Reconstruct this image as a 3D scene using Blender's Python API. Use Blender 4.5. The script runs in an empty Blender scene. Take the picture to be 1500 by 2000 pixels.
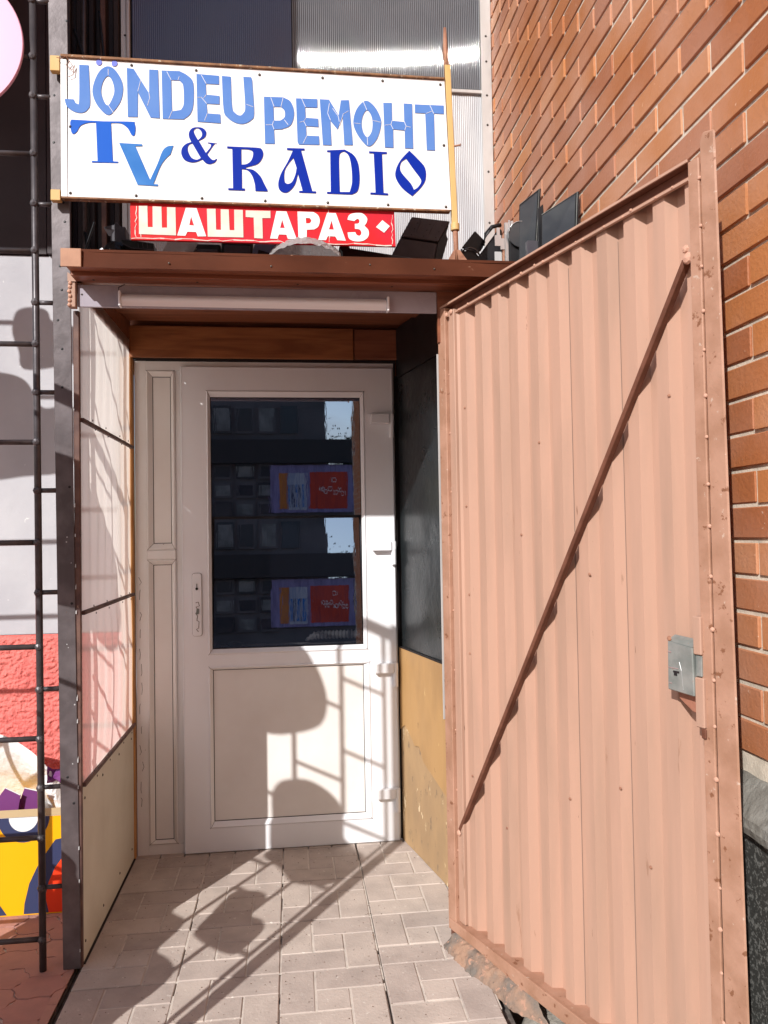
import bpy, bmesh, math, random
from mathutils import Vector, Matrix, noise as mnoise
R = math.radians
rnd = random.Random(7)
sc = bpy.context.scene

# ------------------------------------------------------------------ camera, sky, sun, exposure
CAM = Vector((0.0, -3.3, 1.31)); YAW, PITCH, ROLL = R(6.9), R(1.6), R(0.95)
fwd = Vector((math.sin(YAW)*math.cos(PITCH), math.cos(YAW)*math.cos(PITCH), math.sin(PITCH)))
r0 = Vector((math.cos(YAW), -math.sin(YAW), 0)); u0 = r0.cross(fwd)
cr = r0*math.cos(ROLL) - u0*math.sin(ROLL); cu = u0*math.cos(ROLL) + r0*math.sin(ROLL)
cam = bpy.data.cameras.new('camera'); camo = bpy.data.objects.new('camera', cam)
sc.collection.objects.link(camo)
m = Matrix((cr, cu, -fwd)).transposed().to_4x4(); m.translation = CAM
camo.matrix_world = m
cam.sensor_fit = 'VERTICAL'; cam.sensor_height = 36; cam.sensor_width = 27; cam.lens = 27
cam.clip_start = 0.05; cam.clip_end = 500
sc.camera = camo

SUN_AZ, SUN_EL = R(33.5), R(32.1)      # the light travels towards +x +y, from behind and left of the camera
w = bpy.data.worlds.new('World'); sc.world = w; w.use_nodes = True
nt = w.node_tree; bg = nt.nodes['Background']
sky = nt.nodes.new('ShaderNodeTexSky'); sky.sky_type = 'NISHITA'; sky.sun_disc = False
sky.sun_elevation = SUN_EL; sky.sun_rotation = R(180)+SUN_AZ; sky.air_density = 1.0; sky.dust_density = 1.0
tc = nt.nodes.new('ShaderNodeTexCoord'); mp = nt.nodes.new('ShaderNodeMapping'); mp.inputs['Scale'].default_value = (1, 1, 2.2)
cn = nt.nodes.new('ShaderNodeTexNoise'); cn.inputs['Scale'].default_value = 3.2; cn.inputs['Detail'].default_value = 7; cn.inputs['Roughness'].default_value = .58
crp = nt.nodes.new('ShaderNodeValToRGB'); crp.color_ramp.elements[0].position = .54; crp.color_ramp.elements[1].position = .74
mx = nt.nodes.new('ShaderNodeMixRGB'); mx.inputs[2].default_value = (4.6, 4.8, 5.2, 1)
L = nt.links.new
L(tc.outputs['Generated'], mp.inputs[0]); L(mp.outputs[0], cn.inputs['Vector']); L(cn.outputs[0], crp.inputs[0])
L(crp.outputs[0], mx.inputs[0]); L(sky.outputs[0], mx.inputs[1]); L(mx.outputs[0], bg.inputs[0])
bg.inputs[1].default_value = 0.13
sl = bpy.data.lights.new('sun', 'SUN'); sl.energy = 4.8; sl.angle = R(0.5); sl.color = (1, .98, .95)
so = bpy.data.objects.new('sun', sl); sc.collection.objects.link(so); so.location = (-8, -12, 10)
T = Vector((math.sin(SUN_AZ)*math.cos(SUN_EL), math.cos(SUN_AZ)*math.cos(SUN_EL), -math.sin(SUN_EL)))
so.rotation_euler = T.to_track_quat('-Z', 'Y').to_euler()
vs = sc.view_settings; vs.view_transform = 'Standard'; vs.look = 'None'; vs.exposure = 0.10; vs.gamma = 1; vs.use_curve_mapping = False
sc.cycles.max_bounces = 8; sc.cycles.diffuse_bounces = 4; sc.cycles.transmission_bounces = 6; sc.cycles.transparent_max_bounces = 8

# ------------------------------------------------------------------ materials
def mat(name, col, rough=.6, metal=0.0, col2=None, scale=6, mixlo=.4, mixhi=.65, spots=None, bump=None, rand=0.0,
        spec=.3, stretch=(1, 1, 1), spots2=None, coat=0, bumpd=.002, rvar=1):
    m = bpy.data.materials.new(name); m.use_nodes = True
    n = m.node_tree.nodes; l = m.node_tree.links.new; b = n['Principled BSDF']
    b.inputs['Roughness'].default_value = rough; b.inputs['Metallic'].default_value = metal
    b.inputs['Specular IOR Level'].default_value = spec
    if coat: b.inputs['Coat Weight'].default_value = coat; b.inputs['Coat Roughness'].default_value = .15
    geo = n.new('ShaderNodeNewGeometry'); mpn = n.new('ShaderNodeMapping'); mpn.inputs['Scale'].default_value = stretch
    l(geo.outputs['Position'], mpn.inputs[0])
    def nz(s, det=5, ro=.55):
        t = n.new('ShaderNodeTexNoise'); t.inputs['Scale'].default_value = s; t.inputs['Detail'].default_value = det
        t.inputs['Roughness'].default_value = ro; l(mpn.outputs[0], t.inputs['Vector']); return t
    def ramp(src, lo, hi):
        r = n.new('ShaderNodeValToRGB'); r.color_ramp.elements[0].position = lo; r.color_ramp.elements[1].position = hi
        l(src, r.inputs[0]); return r.outputs[0]
    out = None
    def mixin(f, a, c):
        x = n.new('ShaderNodeMixRGB'); l(f, x.inputs[0])
        if a is None: x.inputs[1].default_value = (*col, 1)
        else: l(a, x.inputs[1])
        x.inputs[2].default_value = (*c, 1); return x.outputs[0]
    if col2: out = mixin(ramp(nz(scale).outputs[0], mixlo, mixhi), out, col2)
    for sp in (spots, spots2):
        if sp: out = mixin(ramp(nz(sp[1], 8, .65).outputs[0], sp[2], sp[2]+.03), out, sp[0])
    if rand:
        oi = n.new('ShaderNodeObjectInfo'); mr = n.new('ShaderNodeMapRange'); mr.inputs[3].default_value = 1-rand; mr.inputs[4].default_value = 1+rand
        l(oi.outputs['Random'], mr.inputs[0]); hs = n.new('ShaderNodeHueSaturation'); l(mr.outputs[0], hs.inputs['Value'])
        mr2 = n.new('ShaderNodeMapRange'); mr2.inputs[3].default_value = .497; mr2.inputs[4].default_value = .506
        l(oi.outputs['Random'], mr2.inputs[0]); l(mr2.outputs[0], hs.inputs['Hue'])
        if out is None: hs.inputs['Color'].default_value = (*col, 1)
        else: l(out, hs.inputs['Color'])
        out = hs.outputs[0]
    if out is None: b.inputs['Base Color'].default_value = (*col, 1)
    else: l(out, b.inputs['Base Color'])
    if bump:
        bn = n.new('ShaderNodeBump'); bn.inputs['Strength'].default_value = bump[1]; bn.inputs['Distance'].default_value = bumpd
        l(nz(bump[0], 6, .6).outputs[0], bn.inputs['Height']); l(bn.outputs[0], b.inputs['Normal'])
    # roughness variation
    rr = n.new('ShaderNodeMapRange'); rr.inputs[3].default_value = max(0.03, rough-.08*rvar); rr.inputs[4].default_value = min(1, rough+.1*rvar)
    l(nz(9).outputs[0], rr.inputs[0]); l(rr.outputs[0], b.inputs['Roughness'])
    return m
def wood(name, c1, c2, axis='X', rough=.55, sc_=7):
    m = bpy.data.materials.new(name); m.use_nodes = True
    n = m.node_tree.nodes; l = m.node_tree.links.new; b = n['Principled BSDF']; b.inputs['Roughness'].default_value = rough
    geo = n.new('ShaderNodeNewGeometry'); mpn = n.new('ShaderNodeMapping')
    s = {'X': (.09, 1, 1), 'Z': (1, 1, .09), 'Y': (1, .09, 1)}[axis]; mpn.inputs['Scale'].default_value = s
    l(geo.outputs['Position'], mpn.inputs[0])
    t = n.new('ShaderNodeTexNoise'); t.inputs['Scale'].default_value = sc_*4; t.inputs['Detail'].default_value = 8; t.inputs['Distortion'].default_value = 1.1
    l(mpn.outputs[0], t.inputs['Vector'])
    r = n.new('ShaderNodeValToRGB'); r.color_ramp.elements[0].position = .35; r.color_ramp.elements[1].position = .68
    r.color_ramp.elements[0].color = (*c1, 1); r.color_ramp.elements[1].color = (*c2, 1)
    l(t.outputs[0], r.inputs[0])
    v = n.new('ShaderNodeTexVoronoi'); v.inputs['Scale'].default_value = 5; mp2 = n.new('ShaderNodeMapping')
    mp2.inputs['Scale'].default_value = tuple(.45 if q < .5 else 1 for q in s); l(geo.outputs['Position'], mp2.inputs[0]); l(mp2.outputs[0], v.inputs['Vector'])
    kr = n.new('ShaderNodeValToRGB'); kr.color_ramp.elements[0].position = .04; kr.color_ramp.elements[1].position = .12; l(v.outputs['Distance'], kr.inputs[0])
    x = n.new('ShaderNodeMixRGB'); x.inputs[1].default_value = (c1[0]*.4, c1[1]*.35, c1[2]*.3, 1); l(kr.outputs[0], x.inputs[0]); l(r.outputs[0], x.inputs[2])
    l(x.outputs[0], b.inputs['Base Color'])
    bn = n.new('ShaderNodeBump'); bn.inputs['Strength'].default_value = .25; bn.inputs['Distance'].default_value = .002; l(t.outputs[0], bn.inputs['Height']); l(bn.outputs[0], b.inputs['Normal'])
    return m

M = {}
M['brick'] = mat('fired clay brick', (.44, .160, .062), .46, col2=(.50, .235, .145), scale=3.0, spots=((.68, .46, .34), 45, .665), spots2=((.2, .07, .04), 90, .74), bump=(90, .8), rand=.15)
M['mortar'] = mat('sandy mortar', (.70, .62, .51), .9, col2=(.50, .45, .37), scale=18, bump=(160, .8))
M['gate'] = mat('peach gate paint', (.470, .283, .207), .5, col2=(.375, .235, .172), scale=11, mixlo=.42, mixhi=.72, stretch=(1, 1, .13), spots=((.33, .19, .13), 26, .668), spots2=((.16, .08, .045), 55, .695), bump=(7, .22), spec=.25)
M['gate_rough'] = mat('chipped peach paint over rust', (.43, .24, .165), .55, col2=(.34, .18, .115), scale=13, spots=((.22, .095, .05), 32, .61), spots2=((.5, .36, .28), 50, .65), bump=(70, .5))
M['gate_dark'] = mat('rust brown paint and rail shade', (.115, .042, .024), .6, col2=(.17, .066, .04), scale=20, bump=(60, .3))  # brace paint; its dark tone also stands for shade on the top rail
M['mortar_dirt'] = mat('rusty dirty mortar heap', (.34, .21, .145), .9, col2=(.17, .145, .125), scale=14, spots=((.42, .24, .17), 40, .56), spots2=((.10, .08, .07), 50, .64), bump=(80, 1.0), bumpd=.006)
M['zinc'] = mat('worn zinc plate', (.22, .24, .225), .45, .3, col2=(.32, .33, .31), scale=25, spots=((.3, .2, .15), 50, .66), bump=(60, .3))
M['lock_wood'] = mat('torn brown backing', (.33, .14, .09), .8, col2=(.2, .08, .05), scale=30, bump=(60, .8))
M['pvc'] = mat('white door plastic', (.83, .835, .86), .32, col2=(.77, .76, .77), scale=3, mixlo=.45, mixhi=.8, spots=((.55, .48, .42), 60, .735), stretch=(1, 1, .5))
M['pvc_old'] = mat('yellowed frame plastic', (.82, .81, .80), .38, col2=(.73, .68, .63), scale=5, mixlo=.4, mixhi=.75, spots=((.35, .27, .2), 60, .70), stretch=(1, 1, .4))
M['cream'] = mat('cream door panel', (.79, .76, .73), .4, col2=(.74, .70, .665), scale=4, spots=((.5, .42, .33), 80, .77))
M['gasket'] = mat('black rubber and gap shade', (.02, .015, .015), .7)
M['steel_dark'] = mat('dark painted steel', (.10, .085, .088), .42, .3, col2=(.15, .13, .135), scale=14, spots=((.5, .47, .44), 65, .72), spots2=((.12, .06, .04), 40, .69), bump=(50, .3))
M['steel_rail'] = mat('grey railing paint', (.065, .058, .063), .38, .35, col2=(.10, .09, .095), scale=20, spots=((.45, .42, .4), 70, .74), bump=(60, .25))
M['frame_brown'] = mat('dark brown frame paint', (.09, .05, .045), .5, col2=(.16, .09, .07), scale=15, spots=((.4, .28, .2), 60, .7))
M['lip'] = mat('brown roof edge paint', (.070, .020, .009), .7, spec=.12, col2=(.10, .030, .014), scale=8, spots=((.42, .25, .17), 40, .675), bump=(12, .2), stretch=(.5, 1, 1))
M['lip_light'] = mat('peach roof corner', (.44, .23, .14), .5, col2=(.36, .18, .11), scale=14)
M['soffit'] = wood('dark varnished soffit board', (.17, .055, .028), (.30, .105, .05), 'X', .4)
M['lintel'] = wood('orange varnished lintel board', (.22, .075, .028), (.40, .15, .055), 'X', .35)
M['woodpost'] = wood('amber wooden post', (.30, .12, .03), (.55, .27, .08), 'Z', .5)
M['ply'] = mat('weathered plywood', (.46, .30, .155), .75, col2=(.34, .225, .125), scale=5, mixlo=.35, mixhi=.65, spots=((.26, .18, .11), 30, .60), spots2=((.72, .58, .38), 18, .62), bump=(60, .7), stretch=(1, 1, .5))
M['amber_ply'] = mat('amber varnished plywood face', (.46, .27, .11), .55, col2=(.37, .215, .09), scale=6, spots=((.30, .17, .07), 30, .66), spots2=((.7, .5, .25), 22, .66), bump=(40, .4), stretch=(1, 1, .4))
M['fascia'] = mat('grey plastic fascia', (.36, .33, .38), .25, col2=(.42, .39, .44), scale=7)
M['lampw'] = mat('white lamp cover', (.85, .85, .88), .2)
M['board'] = mat('white sign board', (.83, .83, .85), .38, col2=(.79, .785, .79), scale=2.5, spots=((.62, .5, .36), 40, .765))
M['rust'] = mat('rusty edge strip', (.30, .15, .07), .7, col2=(.16, .08, .045), scale=40, spots=((.5, .42, .3), 60, .6))
M['yellow'] = mat('ochre pole paint', (.62, .41, .17), .5, col2=(.6, .38, .13), scale=12, spots=((.3, .14, .06), 55, .68), stretch=(1, 1, .3))
M['rustpipe'] = mat('rusty pipe', (.38, .19, .12), .6, col2=(.24, .11, .07), scale=30)
M['sky_l'] = mat('faded blue vinyl', (.085, .20, .53), .55, col2=(.11, .23, .55), scale=8, spec=.12)
M['ind'] = mat('indigo vinyl', (.13, .17, .62), .45)
M['blue'] = mat('bright blue vinyl', (.006, .10, .52), .5, spec=.12)
M['azure'] = mat('azure vinyl', (.03, .16, .48), .5, col2=(.05, .20, .53), scale=10, spec=.12)
M['navy'] = mat('deep blue vinyl', (.002, .022, .31), .5, spec=.1)
M['white_l'] = mat('white vinyl', (.84, .83, .82), .4)
M['cream_l'] = mat('aged cream vinyl', (.76, .68, .60), .45, col2=(.68, .6, .5), scale=20)
M['red'] = mat('red sign film', (.66, .018, .020), .45, col2=(.56, .02, .04), scale=5, spots=((.8, .55, .5), 50, .745), spec=.15)
M['film_edge'] = mat('torn film edge', (.75, .62, .55), .7)
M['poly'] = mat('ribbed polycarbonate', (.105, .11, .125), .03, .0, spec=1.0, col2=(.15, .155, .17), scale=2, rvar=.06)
M['poly_shaded'] = mat('ribbed polycarbonate with painted blue shade', (.042, .072, .18), .2, spec=.6, col2=(.06, .065, .14), scale=1.2)  # shade and sky blue on the left half, put into the colour
M['poly_dull'] = mat('dusty polycarbonate', (.40, .40, .42), .42, spec=.6, col2=(.52, .52, .53), scale=14, stretch=(1, 1, .15), bump=(30, .6))
M['alu'] = mat('aluminium trim', (.62, .60, .58), .4, .4, col2=(.52, .5, .48), scale=10, stretch=(1, 1, .2))
M['cladding'] = mat('dark brown cladding', (.026, .015, .018), .45, col2=(.038, .023, .026), scale=3)
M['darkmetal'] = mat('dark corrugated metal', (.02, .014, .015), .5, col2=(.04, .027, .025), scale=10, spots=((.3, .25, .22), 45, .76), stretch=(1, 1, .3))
M['wallgrey'] = mat('grey painted render', (.50, .50, .525), .75, col2=(.43, .43, .46), scale=3, spots=((.66, .66, .66), 22, .66), bump=(26, .35), bumpd=.004)
M['coral'] = mat('coral rough render', (.72, .19, .165), .8, col2=(.66, .155, .14), scale=5)
M['sandjoint'] = mat('sandy joint', (.64, .57, .50), .95, col2=(.50, .45, .40), scale=30, bump=(90, .6))
M['dirt'] = mat('dark joint soil', (.10, .085, .075), .95, col2=(.18, .15, .13), scale=40, bump=(60, .8))
M['paver'] = mat('grey concrete paver', (.51, .43, .38), .85, col2=(.42, .352, .312), scale=9, spots=((.23, .19, .165), 60, .64), spots2=((.64, .58, .52), 40, .635), bump=(110, .8), rand=.09)
M['redtile'] = mat('red concrete tile', (.50, .25, .20), .85, col2=(.40, .21, .175), scale=8, spots=((.25, .14, .11), 55, .70), bump=(120, .5), rand=.06)
M['asphalt'] = mat('grey yard paving', (.36, .34, .32), .9, col2=(.3, .28, .27), scale=2)
M['granite'] = mat('dark speckled granite', (.045, .045, .042), .35, spots=((.16, .16, .15), 130, .54), spots2=((.28, .27, .25), 170, .64))
M['ledge'] = mat('rough stone ledge', (.17, .16, .14), .85, col2=(.25, .24, .215), scale=22, spots=((.36, .35, .33), 60, .66), bump=(60, 1.0), bumpd=.006)
M['rock'] = mat('pale rubble stone', (.42, .38, .33), .9, col2=(.28, .25, .21), scale=20, bump=(40, 1.0), bumpd=.01)
M['pink'] = mat('pink painted disc', (.74, .38, .52), .35)
M['decor'] = mat('lilac painted cutout', (.55, .45, .68), .5)
M['black'] = mat('black plastic', (.012, .012, .014), .35, col2=(.02, .02, .022), scale=20)
M['blackm'] = mat('matt charcoal plastic', (.062, .056, .068), .5, col2=(.075, .07, .08), scale=20, bump=(300, .2))
M['screen'] = mat('dark screen glass', (.030, .034, .042), .2, spec=.7, col2=(.045, .05, .055), scale=9)
M['silver'] = mat('bright bracket steel', (.62, .62, .62), .3, .8)
M['screwm'] = mat('dark screw head', (.08, .07, .06), .4, .6)
M['weld'] = mat('painted weld bead', (.56, .32, .23), .5)
M['ybox'] = mat('yellow printed card', (.86, .42, .003), .45)
M['nbox'] = mat('navy printed card', (.035, .045, .11), .45)
M['rbox'] = mat('orange red printed card', (.85, .05, .012), .45)
M['wbox'] = mat('white printed card', (.78, .80, .80), .45)
M['card'] = mat('brown card edge', (.5, .38, .22), .8)
M['whitebag'] = mat('white plastic sheet', (.80, .80, .79), .35, col2=(.66, .67, .67), scale=7, bump=(9, .9), bumpd=.02)
M['purple'] = mat('purple paper', (.16, .04, .17), .5)
M['fbuild'] = mat('grey beige block wall', (.13, .12, .125), .8, col2=(.085, .08, .085), scale=.8, bump=(3, .3))
M['fglass'] = mat('far window glass', (.03, .035, .045), .15)
M['fpale'] = mat('pale shutter', (.22, .22, .21), .7, col2=(.1, .1, .1), scale=3)
M['fdark'] = mat('dark canopy band', (.03, .028, .03), .6)
M['leaf'] = mat('dark foliage', (.05, .075, .03), .7, rand=.2)
M['bark'] = mat('tree bark', (.10, .075, .055), .9)
M['concrete'] = mat('balcony concrete', (.35, .33, .31), .85, col2=(.28, .26, .25), scale=4)
M['hose'] = mat('grey ribbed hose', (.45, .45, .45), .4)
M['mitre_'] = mat('brown grit', (.16, .11, .08), .9)
M['floorin'] = mat('dark interior', (.03, .028, .03), .8)
M['darkpane'] = mat('dark plastic film', (.010, .013, .015), .28, col2=(.018, .022, .024), scale=5, bump=(7, .5), bumpd=.01)

def special(name):
    m = bpy.data.materials.new(name); m.use_nodes = True
    n = m.node_tree.nodes; n.remove(n['Principled BSDF']); return m, n, m.node_tree.links.new, n['Material Output']
# mirror film door glass: part mirror, part see-through to a dark room
m, n, l, o = special('mirror film glass')
g = n.new('ShaderNodeBsdfGlossy'); g.inputs['Roughness'].default_value = .012; g.inputs['Color'].default_value = (.70, .76, .88, 1)
t = n.new('ShaderNodeBsdfTransparent'); t.inputs['Color'].default_value = (.8, .8, .85, 1)
d = n.new('ShaderNodeBsdfDiffuse'); d.inputs['Color'].default_value = (.012, .012, .02, 1)
x1 = n.new('ShaderNodeMixShader'); x1.inputs[0].default_value = .3; x2 = n.new('ShaderNodeMixShader'); x2.inputs[0].default_value = .55
l(t.outputs[0], x1.inputs[1]); l(d.outputs[0], x1.inputs[2]); geo = n.new('ShaderNodeNewGeometry'); mpn = n.new('ShaderNodeMapping'); mpn.inputs['Scale'].default_value = (34, 1, 5); l(geo.outputs['Position'], mpn.inputs[0])
nz = n.new('ShaderNodeTexNoise'); nz.inputs['Scale'].default_value = 1; nz.inputs['Detail'].default_value = 3; l(mpn.outputs[0], nz.inputs['Vector'])
bn = n.new('ShaderNodeBump'); bn.inputs['Strength'].default_value = .5; bn.inputs['Distance'].default_value = .00012; l(nz.outputs[0], bn.inputs['Height']); l(bn.outputs[0], g.inputs['Normal'])
l(x1.outputs[0], x2.inputs[1]); l(g.outputs[0], x2.inputs[2]); l(x2.outputs[0], o.inputs[0])
M['mirror'] = m
# translucent side sheet
def translucent(name, c, see=.22, refl=(.55, .5, .45), tr=.62):
    m, n, l, o = special(name)
    geo = n.new('ShaderNodeNewGeometry'); mpn = n.new('ShaderNodeMapping'); mpn.inputs['Scale'].default_value = (1, 1, .12); l(geo.outputs['Position'], mpn.inputs[0])
    nz = n.new('ShaderNodeTexNoise'); nz.inputs['Scale'].default_value = 9; nz.inputs['Detail'].default_value = 6; l(mpn.outputs[0], nz.inputs['Vector'])
    x = n.new('ShaderNodeMixRGB'); x.inputs[1].default_value = (*c, 1); x.inputs[2].default_value = (c[0]*.82, c[1]*.78, c[2]*.72, 1); l(nz.outputs[0], x.inputs[0])
    a = n.new('ShaderNodeBsdfTranslucent'); l(x.outputs[0], a.inputs[0])
    b = n.new('ShaderNodeBsdfPrincipled'); b.inputs['Base Color'].default_value = (*refl, 1); b.inputs['Roughness'].default_value = .35
    gl = n.new('ShaderNodeBsdfRefraction'); gl.inputs['IOR'].default_value = 1.01; gl.inputs['Roughness'].default_value = .35; gl.inputs['Color'].default_value = (*c, 1)
    bn = n.new('ShaderNodeBump'); bn.inputs['Strength'].default_value = .35; bn.inputs['Distance'].default_value = .01; l(nz.outputs[0], bn.inputs['Height']); l(bn.outputs[0], b.inputs['Normal'])
    m1 = n.new('ShaderNodeMixShader'); m1.inputs[0].default_value = 1-tr; l(a.outputs[0], m1.inputs[1]); l(b.outputs[0], m1.inputs[2])
    m2 = n.new('ShaderNodeMixShader'); m2.inputs[0].default_value = see; l(m1.outputs[0], m2.inputs[1]); l(gl.outputs[0], m2.inputs[2])
    l(m2.outputs[0], o.inputs[0]); return m
M['sheet'] = translucent('translucent plastic sheet', (.96, .93, .89), .24, (.62, .60, .56), .78)
M['clearbag'] = translucent('crinkled clear plastic', (.74, .72, .71), .22, (.55, .53, .53), .45)
# coral render with true relief from bump
n = M['coral'].node_tree.nodes; l = M['coral'].node_tree.links.new
geo = n.new('ShaderNodeNewGeometry'); vo = n.new('ShaderNodeTexNoise'); vo.inputs['Scale'].default_value = 75; vo.inputs['Detail'].default_value = 3; vo.inputs['Distortion'].default_value = .2
l(geo.outputs['Position'], vo.inputs['Vector']); bn = n.new('ShaderNodeBump'); bn.inputs['Strength'].default_value = 1; bn.inputs['Distance'].default_value = .008
l(vo.outputs[0], bn.inputs['Height']); l(bn.outputs[0], n['Principled BSDF'].inputs['Normal'])

# ------------------------------------------------------------------ mesh helpers
COL = sc.collection
def tag(o, label=None, cat=None, group=None, kind=None):
    if label: o['label'] = label
    if cat: o['category'] = cat
    if group: o['group'] = group
    if kind: o['kind'] = kind
    return o
def link(me, name, mtl, parent=None, local=False):
    o = bpy.data.objects.new(name, me); COL.objects.link(o)
    if mtl is not None and not me.materials: me.materials.append(mtl)
    if parent is not None:
        o.parent = parent
        if not local: o.matrix_parent_inverse = rootmat(parent).inverted()
    return o
def rootmat(p):
    mm = p.matrix_basis.copy()
    while p.parent is not None:
        mm = p.parent.matrix_basis @ p.matrix_parent_inverse @ mm; p = p.parent
    return mm
def thing(name, label, cat, loc=(0, 0, 0), rz=0, group=None):
    o = bpy.data.objects.new(name, None); COL.objects.link(o); o.empty_display_size = .1
    o.location = loc; o.rotation_euler = (0, 0, rz); return tag(o, label, cat, group)
class MB:
    def __init__(s): s.v = []; s.f = []
    def add(s, vs, fs):
        k = len(s.v); s.v += [tuple(p) for p in vs]; s.f += [tuple(i+k for i in f) for f in fs]; return s
    def box(s, x0, x1, y0, y1, z0, z1, mx=None):
        vs = [Vector(p) for p in ((x0, y0, z0), (x1, y0, z0), (x1, y1, z0), (x0, y1, z0), (x0, y0, z1), (x1, y0, z1), (x1, y1, z1), (x0, y1, z1))]
        if mx is not None: vs = [mx @ p for p in vs]
        return s.add(vs, ((0, 3, 2, 1), (4, 5, 6, 7), (0, 1, 5, 4), (1, 2, 6, 5), (2, 3, 7, 6), (3, 0, 4, 7)))
    def tube(s, pts, r, n=8, cap=True):
        pts = [Vector(p) for p in pts]; rings = []
        for i, p in enumerate(pts):
            d = (pts[min(i+1, len(pts)-1)] - pts[max(i-1, 0)]).normalized()
            a = d.cross(Vector((0, 0, 1)) if abs(d.z) < .9 else Vector((1, 0, 0))).normalized(); b = d.cross(a)
            rr = r[i] if isinstance(r, (list, tuple)) else r
            rings.append([p + a*rr*math.cos(2*math.pi*k/n) + b*rr*math.sin(2*math.pi*k/n) for k in range(n)])
        vs = [q for ring in rings for q in ring]; fs = []
        for i in range(len(pts)-1):
            for k in range(n): fs.append((i*n+k, (i+1)*n+k, (i+1)*n+(k+1) % n, i*n+(k+1) % n))
        if cap: fs.append(tuple(range(n))); fs.append(tuple((len(pts)-1)*n+k for k in reversed(range(n))))
        return s.add(vs, fs)
    def prism(s, poly, y0, y1):          # poly in (x, z), extruded along y, y0 nearer the camera
        n = len(poly); a = sum(poly[i][0]*poly[(i+1) % n][1]-poly[(i+1) % n][0]*poly[i][1] for i in range(n))
        if a < 0: poly = poly[::-1]
        vs = [(p[0], y0, p[1]) for p in poly] + [(p[0], y1, p[1]) for p in poly]
        fs = [tuple(range(n)), tuple(reversed(range(n, 2*n)))] + [(i, i+n, (i+1) % n+n, (i+1) % n) for i in range(n)]
        return s.add(vs, fs)
    def extr(s, poly, d):                # 3-D polygon swept along vector d
        n = len(poly); d = Vector(d); P = [Vector(p) for p in poly]
        vs = P + [p+d for p in P]
        fs = [tuple(range(n)), tuple(reversed(range(n, 2*n)))] + [(i, i+n, (i+1) % n+n, (i+1) % n) for i in range(n)]
        return s.add(vs, fs)
    def sheet(s, f, nu, nv):
        vs = [f(i/nu, j/nv) for j in range(nv+1) for i in range(nu+1)]
        fs = [(j*(nu+1)+i, j*(nu+1)+i+1, (j+1)*(nu+1)+i+1, (j+1)*(nu+1)+i) for j in range(nv) for i in range(nu)]
        return s.add(vs, fs)
    def dome(s, c, r, ax=Vector((0, -1, 0)), n=8, h=.6):
        c = Vector(c); ax = Vector(ax).normalized(); a = ax.orthogonal().normalized(); b = ax.cross(a)
        vs = []
        for (rr, hh) in ((1, 0), (.75, h*.65)):
            vs += [c + (a*math.cos(2*math.pi*k/n)+b*math.sin(2*math.pi*k/n))*r*rr + ax*r*hh for k in range(n)]
        vs.append(c+ax*r*h)
        fs = [(k, (k+1) % n, n+(k+1) % n, n+k) for k in range(n)] + [(n+k, n+(k+1) % n, 2*n) for k in range(n)]
        return s.add(vs, fs)
    def mesh(s, name, bevel=0, smooth=False, seg=1):
        me = bpy.data.meshes.new(name); me.from_pydata(s.v, [], s.f); me.validate()
        bm = bmesh.new(); bm.from_mesh(me); bmesh.ops.recalc_face_normals(bm, faces=bm.faces)
        if bevel: bmesh.ops.bevel(bm, geom=[e for e in bm.edges if e.is_manifold and e.calc_face_angle(0) > .5], offset=bevel, segments=seg, affect='EDGES', profile=.7)
        bm.to_mesh(me); bm.free()
        if smooth:
            for p in me.polygons: p.use_smooth = True
        return me
    def build(s, name, mtl, parent=None, bevel=0, smooth=False, local=False, seg=1):
        return link(s.mesh(name, bevel, smooth, seg), name, mtl, parent, local)
def bx(name, mtl, parent, *a, bevel=.0015, **k): return MB().box(*a).build(name, mtl, parent, bevel, **k)
def lump(f, nu, nv, amp, freq, seed=0):
    def g(u, v):
        p = Vector(f(u, v)); q = p*freq + Vector((seed, seed*1.7, 0))
        return p + Vector((mnoise.noise(q), mnoise.noise(q+Vector((9, 3, 1))), mnoise.noise(q+Vector((4, 8, 2)))))*amp
    return MB().sheet(g, nu, nv)
def contour(pts, res=4):                 # corner points stay sharp, points flagged 1 are joined smoothly
    n = len(pts); out = []
    for i in range(n):
        p1, p2 = pts[i], pts[(i+1) % n]
        out.append((p1[0], p1[1]))
        if len(p1) < 3 and len(p2) < 3: continue
        p0 = pts[i-1] if len(p1) > 2 else (2*p1[0]-p2[0], 2*p1[1]-p2[1])
        p3 = pts[(i+2) % n] if len(p2) > 2 else (2*p2[0]-p1[0], 2*p2[1]-p1[1])
        for k in range(1, res):
            t = k/res
            out.append(tuple(.5*(2*p1[j]+(p2[j]-p0[j])*t+(2*p0[j]-5*p1[j]+4*p2[j]-p3[j])*t*t+(3*p1[j]-p0[j]-3*p2[j]+p3[j])*t**3) for j in (0, 1)))
    return out
def glyph_mesh(contours, y, th=.0012, name='letter'):
    cu_ = bpy.data.curves.new('glyph', 'CURVE'); cu_.dimensions = '2D'; cu_.fill_mode = 'BOTH'; cu_.extrude = th/2
    for c in contours:
        pp = contour(c); s = cu_.splines.new('POLY'); s.points.add(len(pp)-1); s.use_cyclic_u = True
        for q, p in zip(s.points, pp): q.co = (p[0]/1000, p[1]/1000, 0, 1)
    tmp = bpy.data.objects.new('glyph', cu_); COL.objects.link(tmp)
    dg = bpy.context.evaluated_depsgraph_get(); me = bpy.data.meshes.new_from_object(tmp.evaluated_get(dg)); me.name = name
    bpy.data.objects.remove(tmp); me.materials.clear()
    me.transform(Matrix.Translation((0, y, 0)) @ Matrix.Rotation(R(90), 4, 'X'))
    return me
def parse(txt):
    for line in txt.strip().split('\n'):
        c, r = line.split(':')
        yield c, [[tuple(float(v) for v in t.split(',')) for t in part.split()] for part in r.split('|')]
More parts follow.
